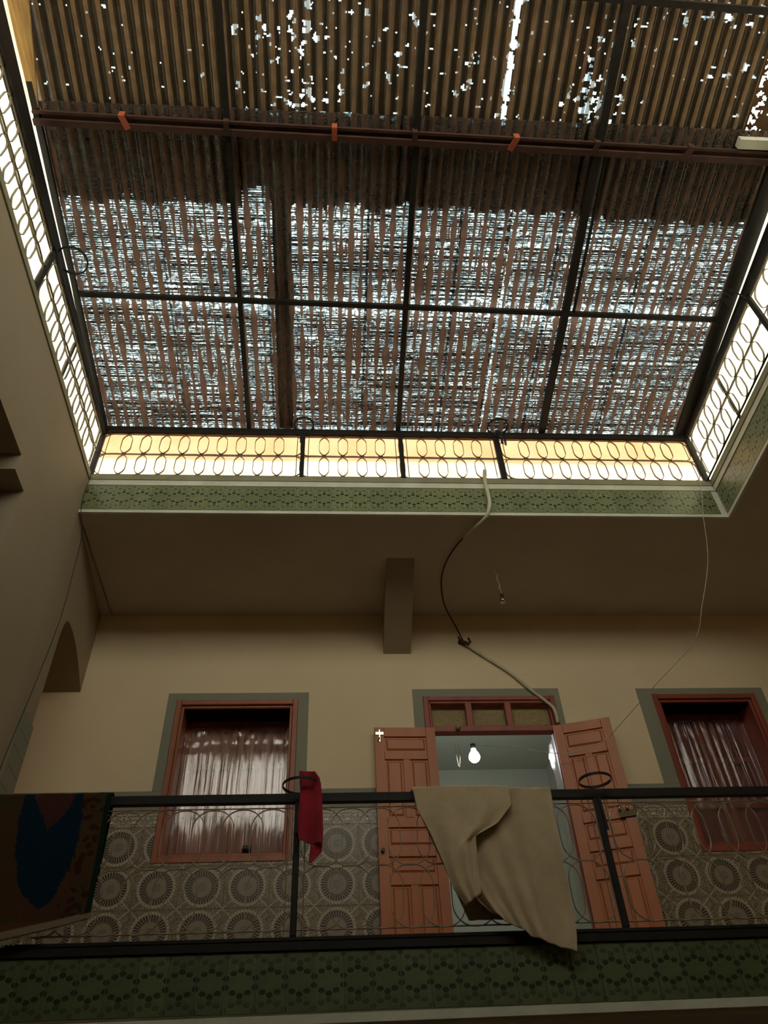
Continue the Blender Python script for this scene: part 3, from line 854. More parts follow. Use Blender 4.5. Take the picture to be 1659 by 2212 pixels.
# rusty double beam with clips
def zb(y): return zroof(y) - .075
bm_ = part('ridge_beam', MB().beam((XL - .10, 2.395, zb(2.4)), (4.05, 2.49, zb(2.49)), .05, .05), M['rust'], roof, label='rusty brown channel beam')
bm2 = part('ridge_beam', MB().beam((XL - .05, 2.325, zb(2.3) + .01), (4.05, 2.42, zb(2.4) + .01), .022, .035), M['rust'], roof, label='rusty brown thin companion bar')
part('ridge_beam', MB().beam((XL - .05, 2.36, zb(2.3) + .035), (4.05, 2.455, zb(2.4) + .035), .05, .012), M['rust'], roof, label='rusty brown web plate between the two bars')
for i, (x, w, t) in enumerate(((-1.75, .05, .4), (-.92, .045, 0), (-.02, .045, 0), (.66, .045, 0), (1.51, .05, -.5), (2.23, .045, -.3), (3.05, .05, -.7))):
    y = 2.36 + (x - XL) * .0146
    m = MB(); m.beam((x - t * .05, y - .055, zb(y) - .035), (x + t * .05, y + .05, zb(y) - .03), w, .007)
    m.beam((x - t * .05, y - .055, zb(y) - .035), (x - t * .05, y - .06, zb(y) + .05), w, .007, (0, 1, 0))
    part('clip', m, M['orange' if i in (0, 2, 4) else 'rust'], roof, label='red-painted clip' if i in (0, 2, 4) else None)
m = MB()
m.add([(-2.66, 2.30, 6.875), (-2.44, 2.30, 6.875), (-2.33, 1.55, 6.93), (-2.36, YN, 7.0), (-2.66, YN, 7.0), (-2.62, 1.55, 6.93)], [(0, 1, 2, 5), (5, 2, 3, 4)])
m.add([(-2.66, 2.30, 6.895), (-2.44, 2.30, 6.895), (-2.33, 1.55, 6.95), (-2.36, YN, 7.02), (-2.66, YN, 7.02), (-2.62, 1.55, 6.95)], [(5, 2, 1, 0), (4, 3, 2, 5)])
m.add([(-2.66, 2.30, 6.875), (-2.44, 2.30, 6.875), (-2.44, 2.30, 6.895), (-2.66, 2.30, 6.895)], [(0, 1, 2, 3)])
part('edge_board', m, M['board'], roof, label='yellowish tan board at the left edge')
m = MB(); m.box((3.50, 2.31, 6.84), (4.1, 2.39, 6.92)); part('beam_end', m, M['trimwhite'], roof, label='white plastered beam end')
m = MB(); m.beam((-.49, 2.5, zroof(2.5) + .03), (-.53, 5.44, zroof(5.44) + .03), .17, .02); part('plank', m, M['plank'], roof, label='brown plank lying on the sheets')

# reed mats lying on the sheets
def reed_mat(y0, y1, x0, x1, pitch, rad, dz, dens, skew=0.0, gapx=()):
    m = MB(); y = y0
    while y < y1:
        x = x0 + random.uniform(-.1, .05)
        while x < x1:
            L = random.uniform(.35, 1.6); xe = min(x + L, x1)
            if random.random() < dens and y > y0 + skew * (x - XL):
                r = rad * random.uniform(.6, 1.5); pts = []
                n = max(2, int((xe - x) / .12)); yo = y + random.uniform(-.25, .25) * pitch
                for k in range(n + 1):
                    xx = x + (xe - x) * k / n
                    if any(abs(xx - gx) < .0 for gx in gapx): pass
                    pts.append((xx, yo + .006 * nz3(xx * 4, y * 6, 1), zroof(yo) + dz + random.uniform(0, .012)))
                m.tube(pts, r, 4)
            x = xe + random.uniform(-.05, .02)
        y += pitch
    return m
m = reed_mat(4.04, 5.42, XA, 1.62, .0205, .0062, .035, .93, .018)
for q in (reed_mat(4.04, 5.42, 1.675, XB, .0205, .0062, .035, .93, .018),): m.add(q.v, q.f)
solid('reed_mat', m, M['reed'], 'thin see-through reed mat on the roof between the cross bar and the far railing', 'mat', kind='stuff')
m = reed_mat(2.80, 3.92, XA, 1.63, .0205, .0060, .035, .90)
for q in (reed_mat(2.80, 3.92, 1.685, XB, .0205, .0060, .035, .90),): m.add(q.v, q.f)
solid('reed_mat', m, M['reed'], 'thin see-through reed mat on the roof between the rusty beam and the cross bar', 'mat', kind='stuff')

# brown tarpaulin with torn holes
def tarp(y0, y1, fn, dz=.075, st=.022):
    nx = int((XB + .05 - XA) / st); ny = int((y1 - y0) / st); vs = []; fs = []
    for j in range(ny + 1):
        for i in range(nx + 1):
            x = XA - .03 + i * st; y = y0 + j * st
            vs.append((x, y, zroof(y) + dz + .012 * nz3(x * 5, y * 5, 4)))
    for j in range(ny):
        for i in range(nx):
            x = XA - .03 + (i + .5) * st; y = y0 + (j + .5) * st
            if fn(x, y): continue
            fs.append((j * (nx + 1) + i, j * (nx + 1) + i + 1, (j + 1) * (nx + 1) + i + 1, (j + 1) * (nx + 1) + i))
    m = MB(); m.add(vs, fs); return m
def holes_far(x, y):
    return y > 3.06 + .07 * nz3(x * 4, 0, 9) + .05 * nz3(x * 25, 0, 5) + (.05 if x > 2.5 else 0) - (.13 if -.85 < x < -.62 else 0)
solid('tarpaulin', tarp(2.33, 3.28, holes_far), M['tarp'], 'dark brown tarpaulin over the roof just beyond the rusty beam, ragged at its far edge', 'tarpaulin')
def holes_near(x, y):
    if abs(x - (1.435 + .03 * nz3(0, y * 14, 0))) < .022 + .040 * nz3(x * 9, y * 21, 7): return True
    if 3.60 < x < 3.70 and 1.75 < y < 2.3 and nz3(x * 30, y * 30, 0) > .08: return True
    n = nz3(x * 15, y * 22, 2.2) + .5 * nz3(x * 40, y * 55, 1.2)
    reg = nz3(x * 1.6, y * 2.6, 11.0) * .55 + nz3(x * 10.5, y * .8, 6.0) * .22
    thr = .54 - reg
    if x < -.85: thr += .16
    if x > 2.9: thr += .06
    if 1.5 < x < 2.25: thr += .10
    return n > thr
solid('tarpaulin', tarp(YN - .05, 2.42, holes_near, .11, .0125), M['tarp'], 'holed brown tarpaulin over the near part of the roof, torn along a bright vertical slit', 'tarpaulin')

# ------------------------------------------------------------------ windows
def window(name, R, label, film, curt, depth, mat):
    x0, x1, z0, z1 = R
    w = thing(name, ((x0 + x1) / 2, YW, z0), label, 'window'); w['kind'] = 'structure'
    f = .055
    def fr(a, b): part('window_frame', MB().cbox(a, b, .006), mat, w)
    for k, (ff, yy) in enumerate(((f, YW - .018), (.028, YW + .008))):
        o = 0 if k == 0 else f
        X0, X1, Z0, Z1 = x0 + o, x1 - o, z0 + o, z1 - o
        fr((X0, yy, Z0), (X0 + ff, yy + .03, Z1)); fr((X1 - ff, yy, Z0), (X1, yy + .03, Z1))
        fr((X0 + ff, yy, Z1 - ff), (X1 - ff, yy + .03, Z1)); fr((X0 + ff, yy, Z0), (X1 - ff, yy + .03, Z0 + ff))
    ins = .075
    m = MB(); m.box((x0 + .002, YW + .012, z0 + .002), (x0 + ins, YW + depth, z1 - .002)); m.box((x1 - ins, YW + .012, z0 + .002), (x1 - .002, YW + depth, z1 - .002))
    part('side_lining', m, mat, w)
    m = MB(); m.box((x0 + ins, YW + .012, z1 - ins), (x1 - ins, YW + depth, z1 - .002)); part('head_lining', m, M['dark'], w, label='near-black head of the recess, its shade put into the colour')  # shade under the head is painted on as a near-black lining
    m = MB(); m.box((x0 + ins, YW - .02, z0 + .002), (x1 - ins, YW + depth, z0 + .045)); part('sill', m, mat, w)
    yc = YW + depth - .04; a0, a1 = x0 + ins, x1 - ins; mid = (a0 + a1) / 2; zb_, zt_ = z0 + .045, z1 - ins
    for s, (p, q) in enumerate(((a0, mid - .002), (mid + .002, a1))):
        lf = part('casement', MB().cbox((p, yc, zb_), (p + .065, yc + .04, zt_)), mat, w)
        m = MB(); m.cbox((q - .065, yc, zb_), (q, yc + .04, zt_)); m.box((p + .065, yc, zb_), (q - .065, yc + .04, zb_ + .16)); m.box((p + .065, yc, zt_ - .07), (q - .065, yc + .04, zt_))
        m.box((p + .065, yc, zb_ + .50), (q - .065, yc + .04, zb_ + .55)); m.box((p + .065, yc, zb_ + .98), (q - .065, yc + .04, zb_ + 1.03))
        part('rail', m, mat, lf)
        m = MB(); cols = 24
        vs = []
        for j in (0, 1):
            for i in range(cols + 1):
                xx = p + .05 + (q - p - .1) * i / cols
                vs.append((xx, yc + .05 + .012 * math.sin(i * 1.3 + s), zb_ + .02 if j == 0 else zt_ - .02))
        m.add(vs, [(i, i + 1, cols + 2 + i, cols + 1 + i) for i in range(cols)])
        part('curtain', m, curt, lf, True)
    # crinkled film stretched in front of the casements
    nx, nz = 200, 48; vs = []
    for j in range(nz + 1):
        for i in range(nx + 1):
            xx = a0 + .005 + (a1 - a0 - .01) * i / nx; zz = zb_ + .01 + (zt_ - zb_ - .02) * j / nz
            vs.append((xx, yc - .025 + .004 * nz3(xx * 22, zz * .8, x0) + .004 * nz3(xx * 5, zz * 1.2, x0 + 3) + .0026 * abs(nz3(xx * 55, zz * 1.6, 1)) + .0016 * abs(nz3(xx * 110, zz * 2.6, 7)) + (.006 * abs(nz3(xx * 14, zz * 11, 2)) if zz > zt_ - .32 else 0), zz))
    m = MB(); m.add(vs, [(j * (nx + 1) + i, j * (nx + 1) + i + 1, (j + 1) * (nx + 1) + i + 1, (j + 1) * (nx + 1) + i) for j in range(nz) for i in range(nx)])
    part('plastic_film', m, film, w, True, 'crinkled clear plastic film')
    m = MB(); m.box((x0, YW2 + .02, z0), (x1, YW2 + .06, z1)); part('back_board', m, M['dark'], w)
    return w, yc, a0, a1
w1, yc1, _, _ = window('window_1', W1, 'left red-wood window with crinkled plastic film over pinkish curtains', M['film'], M['curtain'], .34, M['wood'])
m = MB(); m.tube([(-.82, yc1 - .05, 2.81), (-.74, yc1 - .05, 2.81)], .028, 10); part('handle', m, M['black'], w1, label='black oval latch')
window('window_2', W2, 'right red-wood window with streaked plastic film over wine-red curtains', M['film2'], M['curtain2'], .34, M['wooddark'])

# ------------------------------------------------------------------ door
d1 = thing('door_1', ((D[0] + D[1]) / 2, YW, ZF), 'open double door of orange-red panelled wood with a three-light transom', 'door'); d1['kind'] = 'structure'
dx0, dx1, dzt = D
def df(a, b, c=.006, mat='wooddark'): part('door_frame', MB().cbox(a, b, c), M[mat], d1)
yy = YW - .02
df((dx0, yy, ZF), (dx0 + .055, yy + .04, dzt)); df((dx1 - .055, yy, ZF), (dx1, yy + .04, dzt)); df((dx0 + .055, yy, dzt - .05), (dx1 - .055, yy + .04, dzt))
df((dx0 + .055, yy + .015, 3.872), (dx0 + .08, yy + .075, dzt - .05)); df((dx1 - .08, yy + .015, 3.872), (dx1 - .055, yy + .075, dzt - .05))
df((dx0 + .055, yy + .015, 4.162), (dx1 - .055, yy + .075, dzt - .05)); df((dx0 + .055, yy + .005, 3.835), (dx1 - .055, yy + .10, 3.90))
df((dx0 + .055, yy + .04, ZF), (dx0 + .085, yy + .10, 3.86)); df((dx1 - .085, yy + .04, ZF), (dx1 - .055, yy + .10, 3.86))
for x in (1.415, 1.83): df((x - .035, yy + .015, 3.90), (x + .035, yy + .07, 4.165))
m = MB(); m.box((dx0 + .05, YW + .085, 3.87), (dx1 - .05, YW + .105, 4.2)); part('transom_panel', m, M['straw'], d1, label='straw-coloured board behind the transom lights')
m = MB(); m.box((dx0 + .002, YW + .08, ZF), (dx0 + .05, YW2, 3.86)); m.box((dx1 - .05, YW + .08, ZF), (dx1 - .002, YW2, 3.86)); part('door_jamb', m, M['room'], d1, label='blue-grey plastered jambs')
m = MB(); nx = 30
vs = [(dx1 - .092 - .012 * nz3(j * .8, i * .3, 2), YW + .10 + .2 * i / 6, 2.2 + j * 1.6 / nx) for j in range(nx + 1) for i in range(7)]
m.add(vs, [(j * 7 + i, j * 7 + i + 1, j * 7 + i + 8, j * 7 + i + 7) for j in range(nx) for i in range(6)])
part('plastic_film', m, M['film'], d1, True, 'clear film stuck on the right jamb')

def door_leaf(hinge, tip, ztop, zbot, mat):
    """panelled leaf from hinge to tip (plan points); a = along leaf, n = towards the courtyard"""
    h = Vector((hinge[0], hinge[1], 0)); t = Vector((tip[0], tip[1], 0)); a = (t - h); W = a.length; a.normalize()
    n = Vector((a.y, -a.x, 0));
    if n.y > 0: n = -n
    H = ztop - zbot
    def P(u, d, z): return h + a * u + n * d + Vector((0, 0, zbot + z))
    def bx(u0, u1, z0, z1, d0, d1, ch=0.0):
        m = MB(); c = ch
        vs = [P(u0, d0, z0), P(u1, d0, z0), P(u1, d0, z1), P(u0, d0, z1), P(u0 + c, d1, z0 + c), P(u1 - c, d1, z0 + c), P(u1 - c, d1, z1 - c), P(u0 + c, d1, z1 - c)]
        m.add(vs, [(3, 2, 1, 0), (4, 5, 6, 7), (0, 1, 5, 4), (1, 2, 6, 5), (2, 3, 7, 6), (3, 0, 4, 7)]); return m
    leaf = part('door_leaf', bx(0, W, 0, H, 0, .022), mat, d1)
    w = wloc(leaf)
    def sub(nm, m, mt=mat, label=None):
        o = link(nm, m.mesh(nm, mt, w), leaf)
        if label: o['label'] = label
        return o
    s = .095; cm = W / 2
    rows = [(0, .13, None), (.13, .86, 2), (.86, .95, None), (.95, 1.10, 1), (1.10, 1.19, None), (1.19, 1.36, 1), (1.36, 1.45, None), (1.45, 2.02, 2), (2.02, 2.10, None), (2.10, H - .10, 1), (H - .10, H, None)]
    m = MB()
    for q in (bx(0, s, 0, H, .022, .040, .002), bx(W - s, W, 0, H, .022, .040, .002)): m.add(q.v, q.f)
    for z0, z1, k in rows:
        if k is None:
            q = bx(s, W - s, z0, z1, .022, .040, .002); m.add(q.v, q.f)
        elif k == 2:
            q = bx(cm - .035, cm + .035, z0, z1, .022, .040, .002); m.add(q.v, q.f)
    sub('leaf_frame', m)
    g = .018
    for z0, z1, k in rows:
        if k == 1: sub('panel', bx(s + g, W - s - g, z0 + g, z1 - g, .022, .036, .016))
        if k == 2:
            sub('panel', bx(s + g, cm - .035 - g, z0 + g, z1 - g, .022, .036, .016)); sub('panel', bx(cm + .035 + g, W - s - g, z0 + g, z1 - g, .022, .036, .016))
    return leaf, P, w, W
leafm = plain('orange_varnished_wood', (.50, .165, .052), (.40, .120, .038), .45, 4, .45, .12, 25, (1, 1, .12))
lf, P, w, W_ = door_leaf((1.03, YW - .035), (.42, YW - .05), 3.85, ZF + .02, leafm)
m = MB(); b0 = P(W_ - .05, .045, 2.20); m.beam(b0, P(W_ - .05, .045, 2.33), .012, .012, (0, 1, 0)); m.beam(P(W_ - .09, .046, 2.29), P(W_ - .01, .046, 2.29), .008, .03); m.tube([P(W_ - .05, .05, 2.24), P(W_ - .03, .06, 2.21)], .007, 6)
o = link('bolt', m.mesh('bolt', M['chrome'], w), lf); o['label'] = 'small chrome bolt at the top corner'
m = MB(); m.tube([P(W_ - .04, .04, 1.15), P(W_ - .04, .075, 1.15)], .018, 10); link('handle', m.mesh('handle', M['black'], w), lf)
lf, P, w, W_ = door_leaf((2.25, YW - .03), (2.795, YW - .20), 3.86, ZF + .02, leafm)
m = MB(); q0 = P(W_ - .14, .042, 1.39); q1 = P(W_ + .01, .042, 1.39); m.beam(q0, q1, .030, .06); 
o = link('lock_case', m.mesh('lock_case', M['brass'], w), lf); o['label'] = 'dull brass rim lock'
m = MB()
for u in (-.13, -.06, .01): m.tube([P(W_ + u, .055, 1.44), P(W_ + u, .085, 1.44)], .017, 10)
o = link('knob', m.mesh('knob', M['chrome'], w, True), lf); o['label'] = 'shiny knobs'
m = MB(); m.lathe((1.275, YW - .04, 3.87), [(0, -.028), (.02, -.022), (.027, 0), (.02, .022), (0, .028)], 12)
solid('door_chime', m, M['surround'], 'small grey round knob on the transom above the open doorway', 'chime', True)

# room beyond the door
mb = MB(); RX0, RX1, RY = -.3, 3.15, 10.55
mb.box((RX0 - .1, YW2 + .07, 1.2), (RX0, RY, ZC)); mb.box((RX1, YW2 + .07, 1.2), (RX1 + .1, RY, ZC)); mb.box((RX0, RY, 1.2), (RX1, RY + .1, ZC))
mb.box((RX0, YW2 + .07, 5.12), (RX1, RY, 5.3)); mb.box((RX0, YW2, 1.35), (RX1, RY, ZF)); mb.box((RX0, YW2, D[2] + .02), (RX1, YW2 + .07, 5.3)); mb.box((RX0, YW2, ZF), (D[0] - .02, YW2 + .07, 4.3)); mb.box((D[1] + .02, YW2, ZF), (RX1, YW2 + .07, 4.3))
struct('wall_inner_room', mb, M['room'], 'blue-grey walls and ceiling of the lit room beyond the open door', 'wall')

# ------------------------------------------------------------------ bulbs
def bulb(name, c, r, mat, label, cordtop, cordmat, zig=0.0):
    t = thing(name, c, label, 'light bulb')
    m = MB(); prof = [(0, -r)] + [(r * math.sin(a), -r * math.cos(a)) for a in [PI * k / 10 for k in range(1, 8)]] + [(r * .42, r * 1.25), (r * .42, r * 1.5)]
    m.lathe(c, prof, 20); part('globe', m, mat, t, True)
    m = MB(); m.lathe(c, [(r * .45, r * 1.5), (r * .5, r * 1.55), (r * .5, r * 2.4), (r * .2, r * 2.6), (0, r * 2.6)], 14); part('socket', m, M['black'], t, True)
    z0 = c[2] + r * 2.5; n = 12; pts = []
    for k in range(n + 1):
        f = k / n; pts.append((c[0] + (cordtop[0] - c[0]) * f + zig * math.sin(k * 2.4) * min(1, 4 * f * (1 - f) + .2), c[1] + (cordtop[1] - c[1]) * f, z0 + (cordtop[2] - z0) * f))
    m = MB(); m.tube(pts, .003, 5); part('cord', m, cordmat, t)
    return t
bulb('light_bulb', (1.715, 6.1, 4.76), .034, M['glass'], 'unlit clear bulb hanging on a twisted wire from the gallery ceiling', (1.67, 6.05, ZC), M['wire'], .012)
bulb('light_bulb', (1.675, 8.4, 4.235), .066, M['lit'], 'glowing white bulb hanging in the room beyond the open door', (1.67, 8.4, 5.12), M['wire'])
bulb('light_bulb', (-3.70, 5.35, 4.2), .05, M['litwarm'], 'warm bulb in the left gallery, hidden behind the left wall, lighting it orange', (-3.70, 5.35, ZC), M['wired'])

# ------------------------------------------------------------------ gallery railing
gr = thing('gallery_railing', (.7, YF, 1.50), 'black iron gallery railing with large overlapping ovals in front of the open door', 'railing')
part('top_rail', MB().cbox((XL + .02, YF - .022, 2.385), (XR, YF + .022, 2.452)), M['iron'], gr)
part('bottom_rail', MB().cbox((XL + .02, YF - .018, 1.490), (XR, YF + .018, 1.514)), M['iron'], gr)
for x in (XL + .04, -.238, 1.932, XR - .03):
    part('post', MB().cbox((x - .021, YF - .021, 1.52), (x + .021, YF + .021, 2.39)), M['iron'], gr)
for a, b in ((XL + .06, -.262), (-.214, 1.906), (1.958, XR - .05)):
    n = int((b - a - .08) / .2025)
    fill(gr, a, b, n, ov_gal, .2025, 2.145, 1.752, 1.53, 2.39, ymk(YF), M['ovald'])
    for z in (2.352, 1.556): part('rod', MB().tube([(a, YF, z), (b, YF, z)], .005, 5), M['ovald'], gr)
plant_ring(gr, (-.215, YF - .025, 2.505), .137, (-.238, YF - .02, 0), 2.16)
plant_ring(gr, (1.945, YF - .045, 2.505), .118, (1.955, YF - .02, 0), 2.14)

# ------------------------------------------------------------------ hung cloths
def poly_at(pl, t):
    """point at fraction t of a polyline with equally spaced parameters"""
    k = t * (len(pl) - 1); i = min(int(k), len(pl) - 2); f = k - i
    return (pl[i][0] * (1 - f) + pl[i + 1][0] * f, pl[i][1] * (1 - f) + pl[i + 1][1] * f)
def cloth_grid(m, L, R, nx, nz, yfn, bottom=0.0):
    vs = []
    for j in range(nz + 1):
        t = j / nz; a = poly_at(L, t); b = poly_at(R, t)
        for i in range(nx + 1):
            u = i / nx; x = a[0] + (b[0] - a[0]) * u; z = a[1] + (b[1] - a[1]) * u - bottom * t * t * math.sin(PI * u)
            vs.append((x, yfn(u, t, x, z), z))
    m.add(vs, [(j * (nx + 1) + i, j * (nx + 1) + i + 1, (j + 1) * (nx + 1) + i + 1, (j + 1) * (nx + 1) + i) for j in range(nz) for i in range(nx)])
def saddle(m, x0, x1, zt, yf, yb, zback, nx, xin=0.0):
    """the strip that lies over the rail and hangs behind it"""
    prof = [(yf, zt - .015), (YF - .030, zt + .006), (YF - .012, zt + .014), (YF + .012, zt + .013), (yb - .006, zt), (yb, zt - .05), (yb + .004, zback)]
    vs = []
    for y, z in prof:
        for i in range(nx + 1):
            u = i / nx; vs.append(((x0 + xin * max(0, (zt - z) / max(.01, zt - zback))) + (x1 - x0 - xin * max(0, (zt - z) / max(.01, zt - zback)) * 1.3) * u, y + .004 * nz3(u * 9, z, 2), z + .004 * nz3(u * 12, y * 9, 1)))
    n = len(prof)
    m.add(vs, [(j * (nx + 1) + i, j * (nx + 1) + i + 1, (j + 1) * (nx + 1) + i + 1, (j + 1) * (nx + 1) + i) for j in range(n - 1) for i in range(nx)])
def weld(o, th=.004):
    md = o.modifiers.new('thickness', 'SOLIDIFY'); md.thickness = th; md.offset = 0
BL = [(.578, 2.447), (.62, 2.30), (.68, 2.14), (.76, 1.95), (.86, 1.80), (.975, 1.655)]
BR = [(1.590, 2.447), (1.582, 2.28), (1.575, 2.06), (1.575, 1.84), (1.578, 1.62), (1.570, 1.47), (1.550, 1.363)]
def fold_a(u, t, x, z):
    d = .022 * abs(math.sin(u * 12 + t * 1.2)) * min(1, t * 2 + .3) - .016 + .008 * math.sin(u * 31 - t * 2) + .010 * math.sin(u * 43 - t * 3) * t + .012 * nz3(x * 6, z * 3, 0)
    return YF - .055 - .03 * t + d
bl = thing('blanket', (1.1, YF, 2.45), 'beige fleece blanket draped over the gallery railing in front of the open door', 'blanket')
m = MB(); cloth_grid(m, BL, BR, 90, 70, fold_a, .035); saddle(m, .578, 1.590, 2.456, YF - .052, YF + .040, 1.60, 60, .33)
o = part('back_fold', m, M['blanket'], bl, True); weld(o)
FL = [(.578, 2.45), (.600, 2.29), (.685, 2.10), (.745, 1.93), (.800, 1.74), (.872, 1.635)]
FR = [(1.285, 2.45), (1.275, 2.30), (1.155, 2.17), (.985, 2.075), (.975, 1.86), (.970, 1.690)]
def fold_b(u, t, x, z):
    return YF - .092 - .05 * t - .03 * u * t - .020 * math.sin(PI * min(1, u * 1.02)) + .010 * math.sin(u * 15 + t * 2) * min(1, t * 2 + .1) + .010 * nz3(x * 7, z * 4, 4)
m = MB(); cloth_grid(m, FL, FR, 60, 60, fold_b, .0)
o = part('front_fold', m, M['blanket'], bl, True); weld(o)

rc = thing('cloth', (-.15, YF, 2.5), 'crimson cloth hanging over the left plant ring of the gallery railing', 'cloth')
CL = [(-.235, 2.585), (-.222, 2.50), (-.222, 2.40), (-.232, 2.25), (-.225, 2.12), (-.216, 2.085)]
CR = [(-.120, 2.575), (-.085, 2.52), (-.068, 2.42), (-.060, 2.25), (-.055, 2.14), (-.058, 2.055)]
def fold_c(u, t, x, z): return YF - .085 - .02 * math.sin(u * 8 + t) * (t + .2) - .02 * u + .008 * nz3(x * 20, z * 8, 0)
m = MB(); cloth_grid(m, CL, CR, 24, 44, fold_c)
cloth_grid(m, [(-.138, 2.16), (-.140, 2.05), (-.148, 1.95)], [(-.056, 2.16), (-.060, 2.01), (-.130, 1.935)], 10, 14, lambda u, t, x, z: YF - .078 - .02 * u)
cloth_grid(m, [(-.235, 2.585), (-.222, 2.45), (-.235, 2.2)], [(-.105, 2.575), (-.075, 2.45), (-.085, 2.15)], 14, 20, lambda u, t, x, z: YF + .055 + .02 * math.sin(u * 7))
m.add([(-.235, YF - .09, 2.585), (-.12, YF - .10, 2.575), (-.105, YF + .055, 2.575), (-.235, YF + .055, 2.585)], [(0, 1, 2, 3)])
o = part('drape', m, M['red'], rc, True); weld(o, .003)

# rug with a woven pattern
RL = [(-2.425, 2.455), (-2.425, 2.2), (-2.425, 1.95), (-2.425, 1.70), (-2.425, 1.450)]
RR = [(-1.545, 2.455), (-1.540, 2.30), (-1.528, 2.07), (-1.522, 1.83), (-1.520, 1.640)]
rg = thing('rug', (-1.98, YF, 2.45), 'dark fringed rug with a blue centre hanging over the left end of the gallery railing', 'rug')
def rug_y(u, t, x, z): return YF - .05 - .015 * t + .010 * math.sin(u * 9) * t + .006 * nz3(x * 5, z * 3, 0)
m = MB(); cloth_grid(m, RL, RR, 90, 100, rug_y, .015); saddle(m, -2.425, -1.545, 2.462, YF - .048, YF + .045, 1.9, 40)
ro = part('pile', m, M['rug'], rg, True); weld(ro, .010)
me = ro.data; w = wloc(ro)
ca = me.color_attributes.new('print', 'FLOAT_COLOR', 'POINT')
def inpoly(x, y, pl):
    r = False; j = len(pl) - 1
    for i in range(len(pl)):
        a, b = pl[i], pl[j]
        if (a[1] > y) != (b[1] > y) and x < (b[0] - a[0]) * (y - a[1]) / (b[1] - a[1]) + a[0]: r = not r
        j = i
    return r
blue = [(-2.136, 2.5), (-2.066, 2.5), (-2.066, 2.433), (-1.986, 2.308), (-1.916, 2.195), (-1.882, 2.242), (-1.811, 2.353), (-1.797, 2.429), (-1.79, 2.5), (-1.74, 2.5), (-1.713, 2.271), (-1.700, 2.083), (-1.713, 1.949), (-1.748, 1.849), (-1.770, 1.765), (-1.814, 1.711), (-1.851, 1.692), (-1.889, 1.726), (-1.981, 1.798), (-2.028, 1.884), (-2.100, 2.091), (-2.129, 2.246)]
for i, v in enumerate(me.vertices):
    x, z = v.co.x + w.x, v.co.z + w.z; n1 = nz3(x * 9, z * 9, 0); n2 = nz3(x * 16, z * 16, 5)
    jx, jz = x + .012 * n2, z + .012 * n1
    c = (.085, .042, .020)
    if n1 > .1: c = (.065, .046, .020)
    if x > -1.74 + .02 * n1 and abs(n2) > .28: c = (.045, .018, .010)
    if inpoly(jx, jz, blue): c = (.006, .022, .035)
    elif inpoly(jx, jz, [(-2.05, 2.5), (-2.05, 2.42), (-1.915, 2.20), (-1.80, 2.36), (-1.79, 2.5)]): c = (.075, .028, .022)
    if z < 1.62 + .16 * max(0, (x + 1.8)) and z < 1.60 + .25 * (x + 2.1) : c = (.11, .048, .020)
    rb = poly_at(RR, min(1, max(0, (2.455 - z) / .815)))[0]
    if x > rb - .035: c = (.010, .026, .016)
    zb_ = 1.45 + (x + 2.425) / .9 * .19
    if z < zb_ + .035: c = (.26, .21, .13)
    ca.data[i].color = (c[0], c[1], c[2], 1)
m = MB()
for k in range(150):
    u = k / 150; x = -2.42 + u * .88; z = 1.45 + u * .19 - .015 * math.sin(PI * u); L = random.uniform(.03, .065) * (1.2 - .8 * u)
    y = rug_y(u, 1, x, z)
    m.tube([(x, y, z + .005), (x + random.uniform(-.004, .004), y - .002, z - L / 2), (x + random.uniform(-.010, .010), y, z - L)], .0022, 4)
fr = part('fringe', m, M['fringe'], rg, label='pale knotted fringe'); fr['kind'] = 'stuff'

# ------------------------------------------------------------------ hoses, pipe and wires
hp = smooth_path([(1.60, YF + .09, 5.93), (1.588, YF + .01, 5.945), (1.565, YF - .045, 5.86), (1.550, YF - .05, 5.70), (1.556, YF - .055, 5.52), (1.555, YF - .04, 5.40), (1.515, YF + .0, 5.272), (1.44, 5.52, 5.262), (1.334, 5.69, 5.268), (1.215, 5.98, 5.27), (1.165, 6.34, 5.275), (1.24, 6.80, 5.265), (1.385, 7.02, 5.10), (1.455, 7.035, 4.90)], 8)
hs = thing('conduit', (1.55, YF, 5.3), 'cream conduit hanging from the skylight hole, crossing the ceiling and running down to the doorway', 'conduit')
part('hose', MB().tube(hp[:66], [.019] * 58 + [.017, .015, .013, .011, .010, .009, .008, .008], 10), M['hose'], hs, True)
part('hose', MB().tube(hp[64:], .008, 8), M['rust'], hs, True, 'thin dark brown length along the ceiling')
pp = smooth_path([(1.455, 7.035, 4.90), (1.68, 7.045, 4.71), (1.90, 7.045, 4.53), (2.12, 7.045, 4.285), (2.26, 7.04, 4.14), (2.305, 7.025, 4.05), (2.31, 7.02, 3.90)], 8)
part('pipe', MB().tube(pp, .017, 10), M['hose'], hs, True)
m = MB(); m.beam((1.40, 7.045, 4.93), (1.51, 7.03, 4.865), .05, .035); m.tube([(1.39, 7.0, 4.955), (1.42, 7.0, 4.90)], .013, 6); m.tube([(1.50, 7.0, 4.94), (1.52, 7.0, 4.88)], .012, 6)
part('clamp', m, M['rust'], hs, label='rusty clamp where hose and pipe meet')

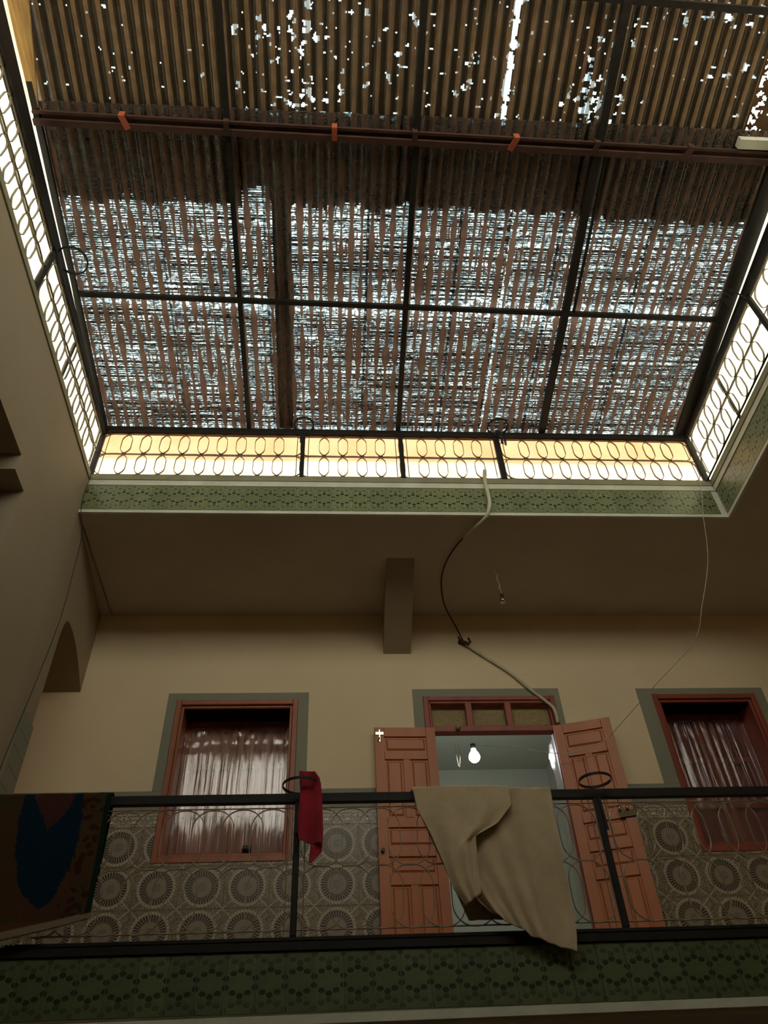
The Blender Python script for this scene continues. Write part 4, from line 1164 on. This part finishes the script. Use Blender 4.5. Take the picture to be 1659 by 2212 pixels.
wr = smooth_path([(3.86, YF - .03, 5.80), (3.80, YF - .03, 5.55), (3.735, YF - .01, 5.30), (3.62, 5.45, 4.76), (3.43, 5.55, 4.27), (3.31, 5.70, 3.98), (3.02, 6.1, 3.78), (2.76, 6.55, 3.62), (2.66, 6.75, 3.57), (2.40, 6.85, 3.50), (2.15, 6.90, 3.51), (1.85, 7.0, 3.62), (1.55, 7.25, 3.78)], 8)
solid('wire', MB().tube(wr, .0035, 5), M['wire'], 'thin pale wire sagging from the right end of the tiled edge to the doorway', 'wire', True)
wl = smooth_path([(-2.43, 5.37, 5.76), (-2.425, 5.36, 5.35), (-2.40, 5.52, 5.10), (-2.42, 5.64, 4.70), (-2.43, 5.70, 4.22), (-2.435, 5.62, 3.50), (-2.43, 5.50, 2.86), (-2.43, 5.47, 2.46)], 8)
solid('wire', MB().tube(wl, .0035, 5), M['wired'], 'thin dark wire hanging down the left wall past the arch', 'wire', True)
m = MB()
for k in range(14):
    a = random.uniform(0, 2 * PI); r = random.uniform(.01, .035)
    m.tube(smooth_path([(1.83 + r * .4 * math.cos(a), YF - .05, 6.45), (1.845 + r * math.cos(a), YF - .07 + .3 * r * math.sin(a), 6.38), (1.85 + r * math.cos(a), YF - .06, 6.33 - random.uniform(0, .05))], 3), .004, 4)
m.lathe((1.80, YF - .045, 6.50), [(0, -.04), (.035, -.03), (.045, 0), (.03, .04), (0, .045)], 10)
solid('rope_knot', m, M['cord'], 'dark frayed rope knot tied round the far skylight post beside the hole', 'rope', True)
m = MB()
for x in (1.27, 1.31): m.tube(smooth_path([(x, 7.35, 3.87), (x + .01, 7.35, 3.75), (x + (.02 if x < 1.3 else -.005), 7.35, 3.62)]), .004, 4)
m.tube([(1.29, 7.35, 3.62), (1.30, 7.35, 3.60), (1.315, 7.35, 3.61)], .006, 5)
solid('wire_hook', m, M['chrome'], 'thin wire hook hanging under the door lintel left of the glowing bulb', 'hook')
print('triangles', sum(len(p.vertices) - 2 for me in bpy.data.meshes for p in me.polygons))
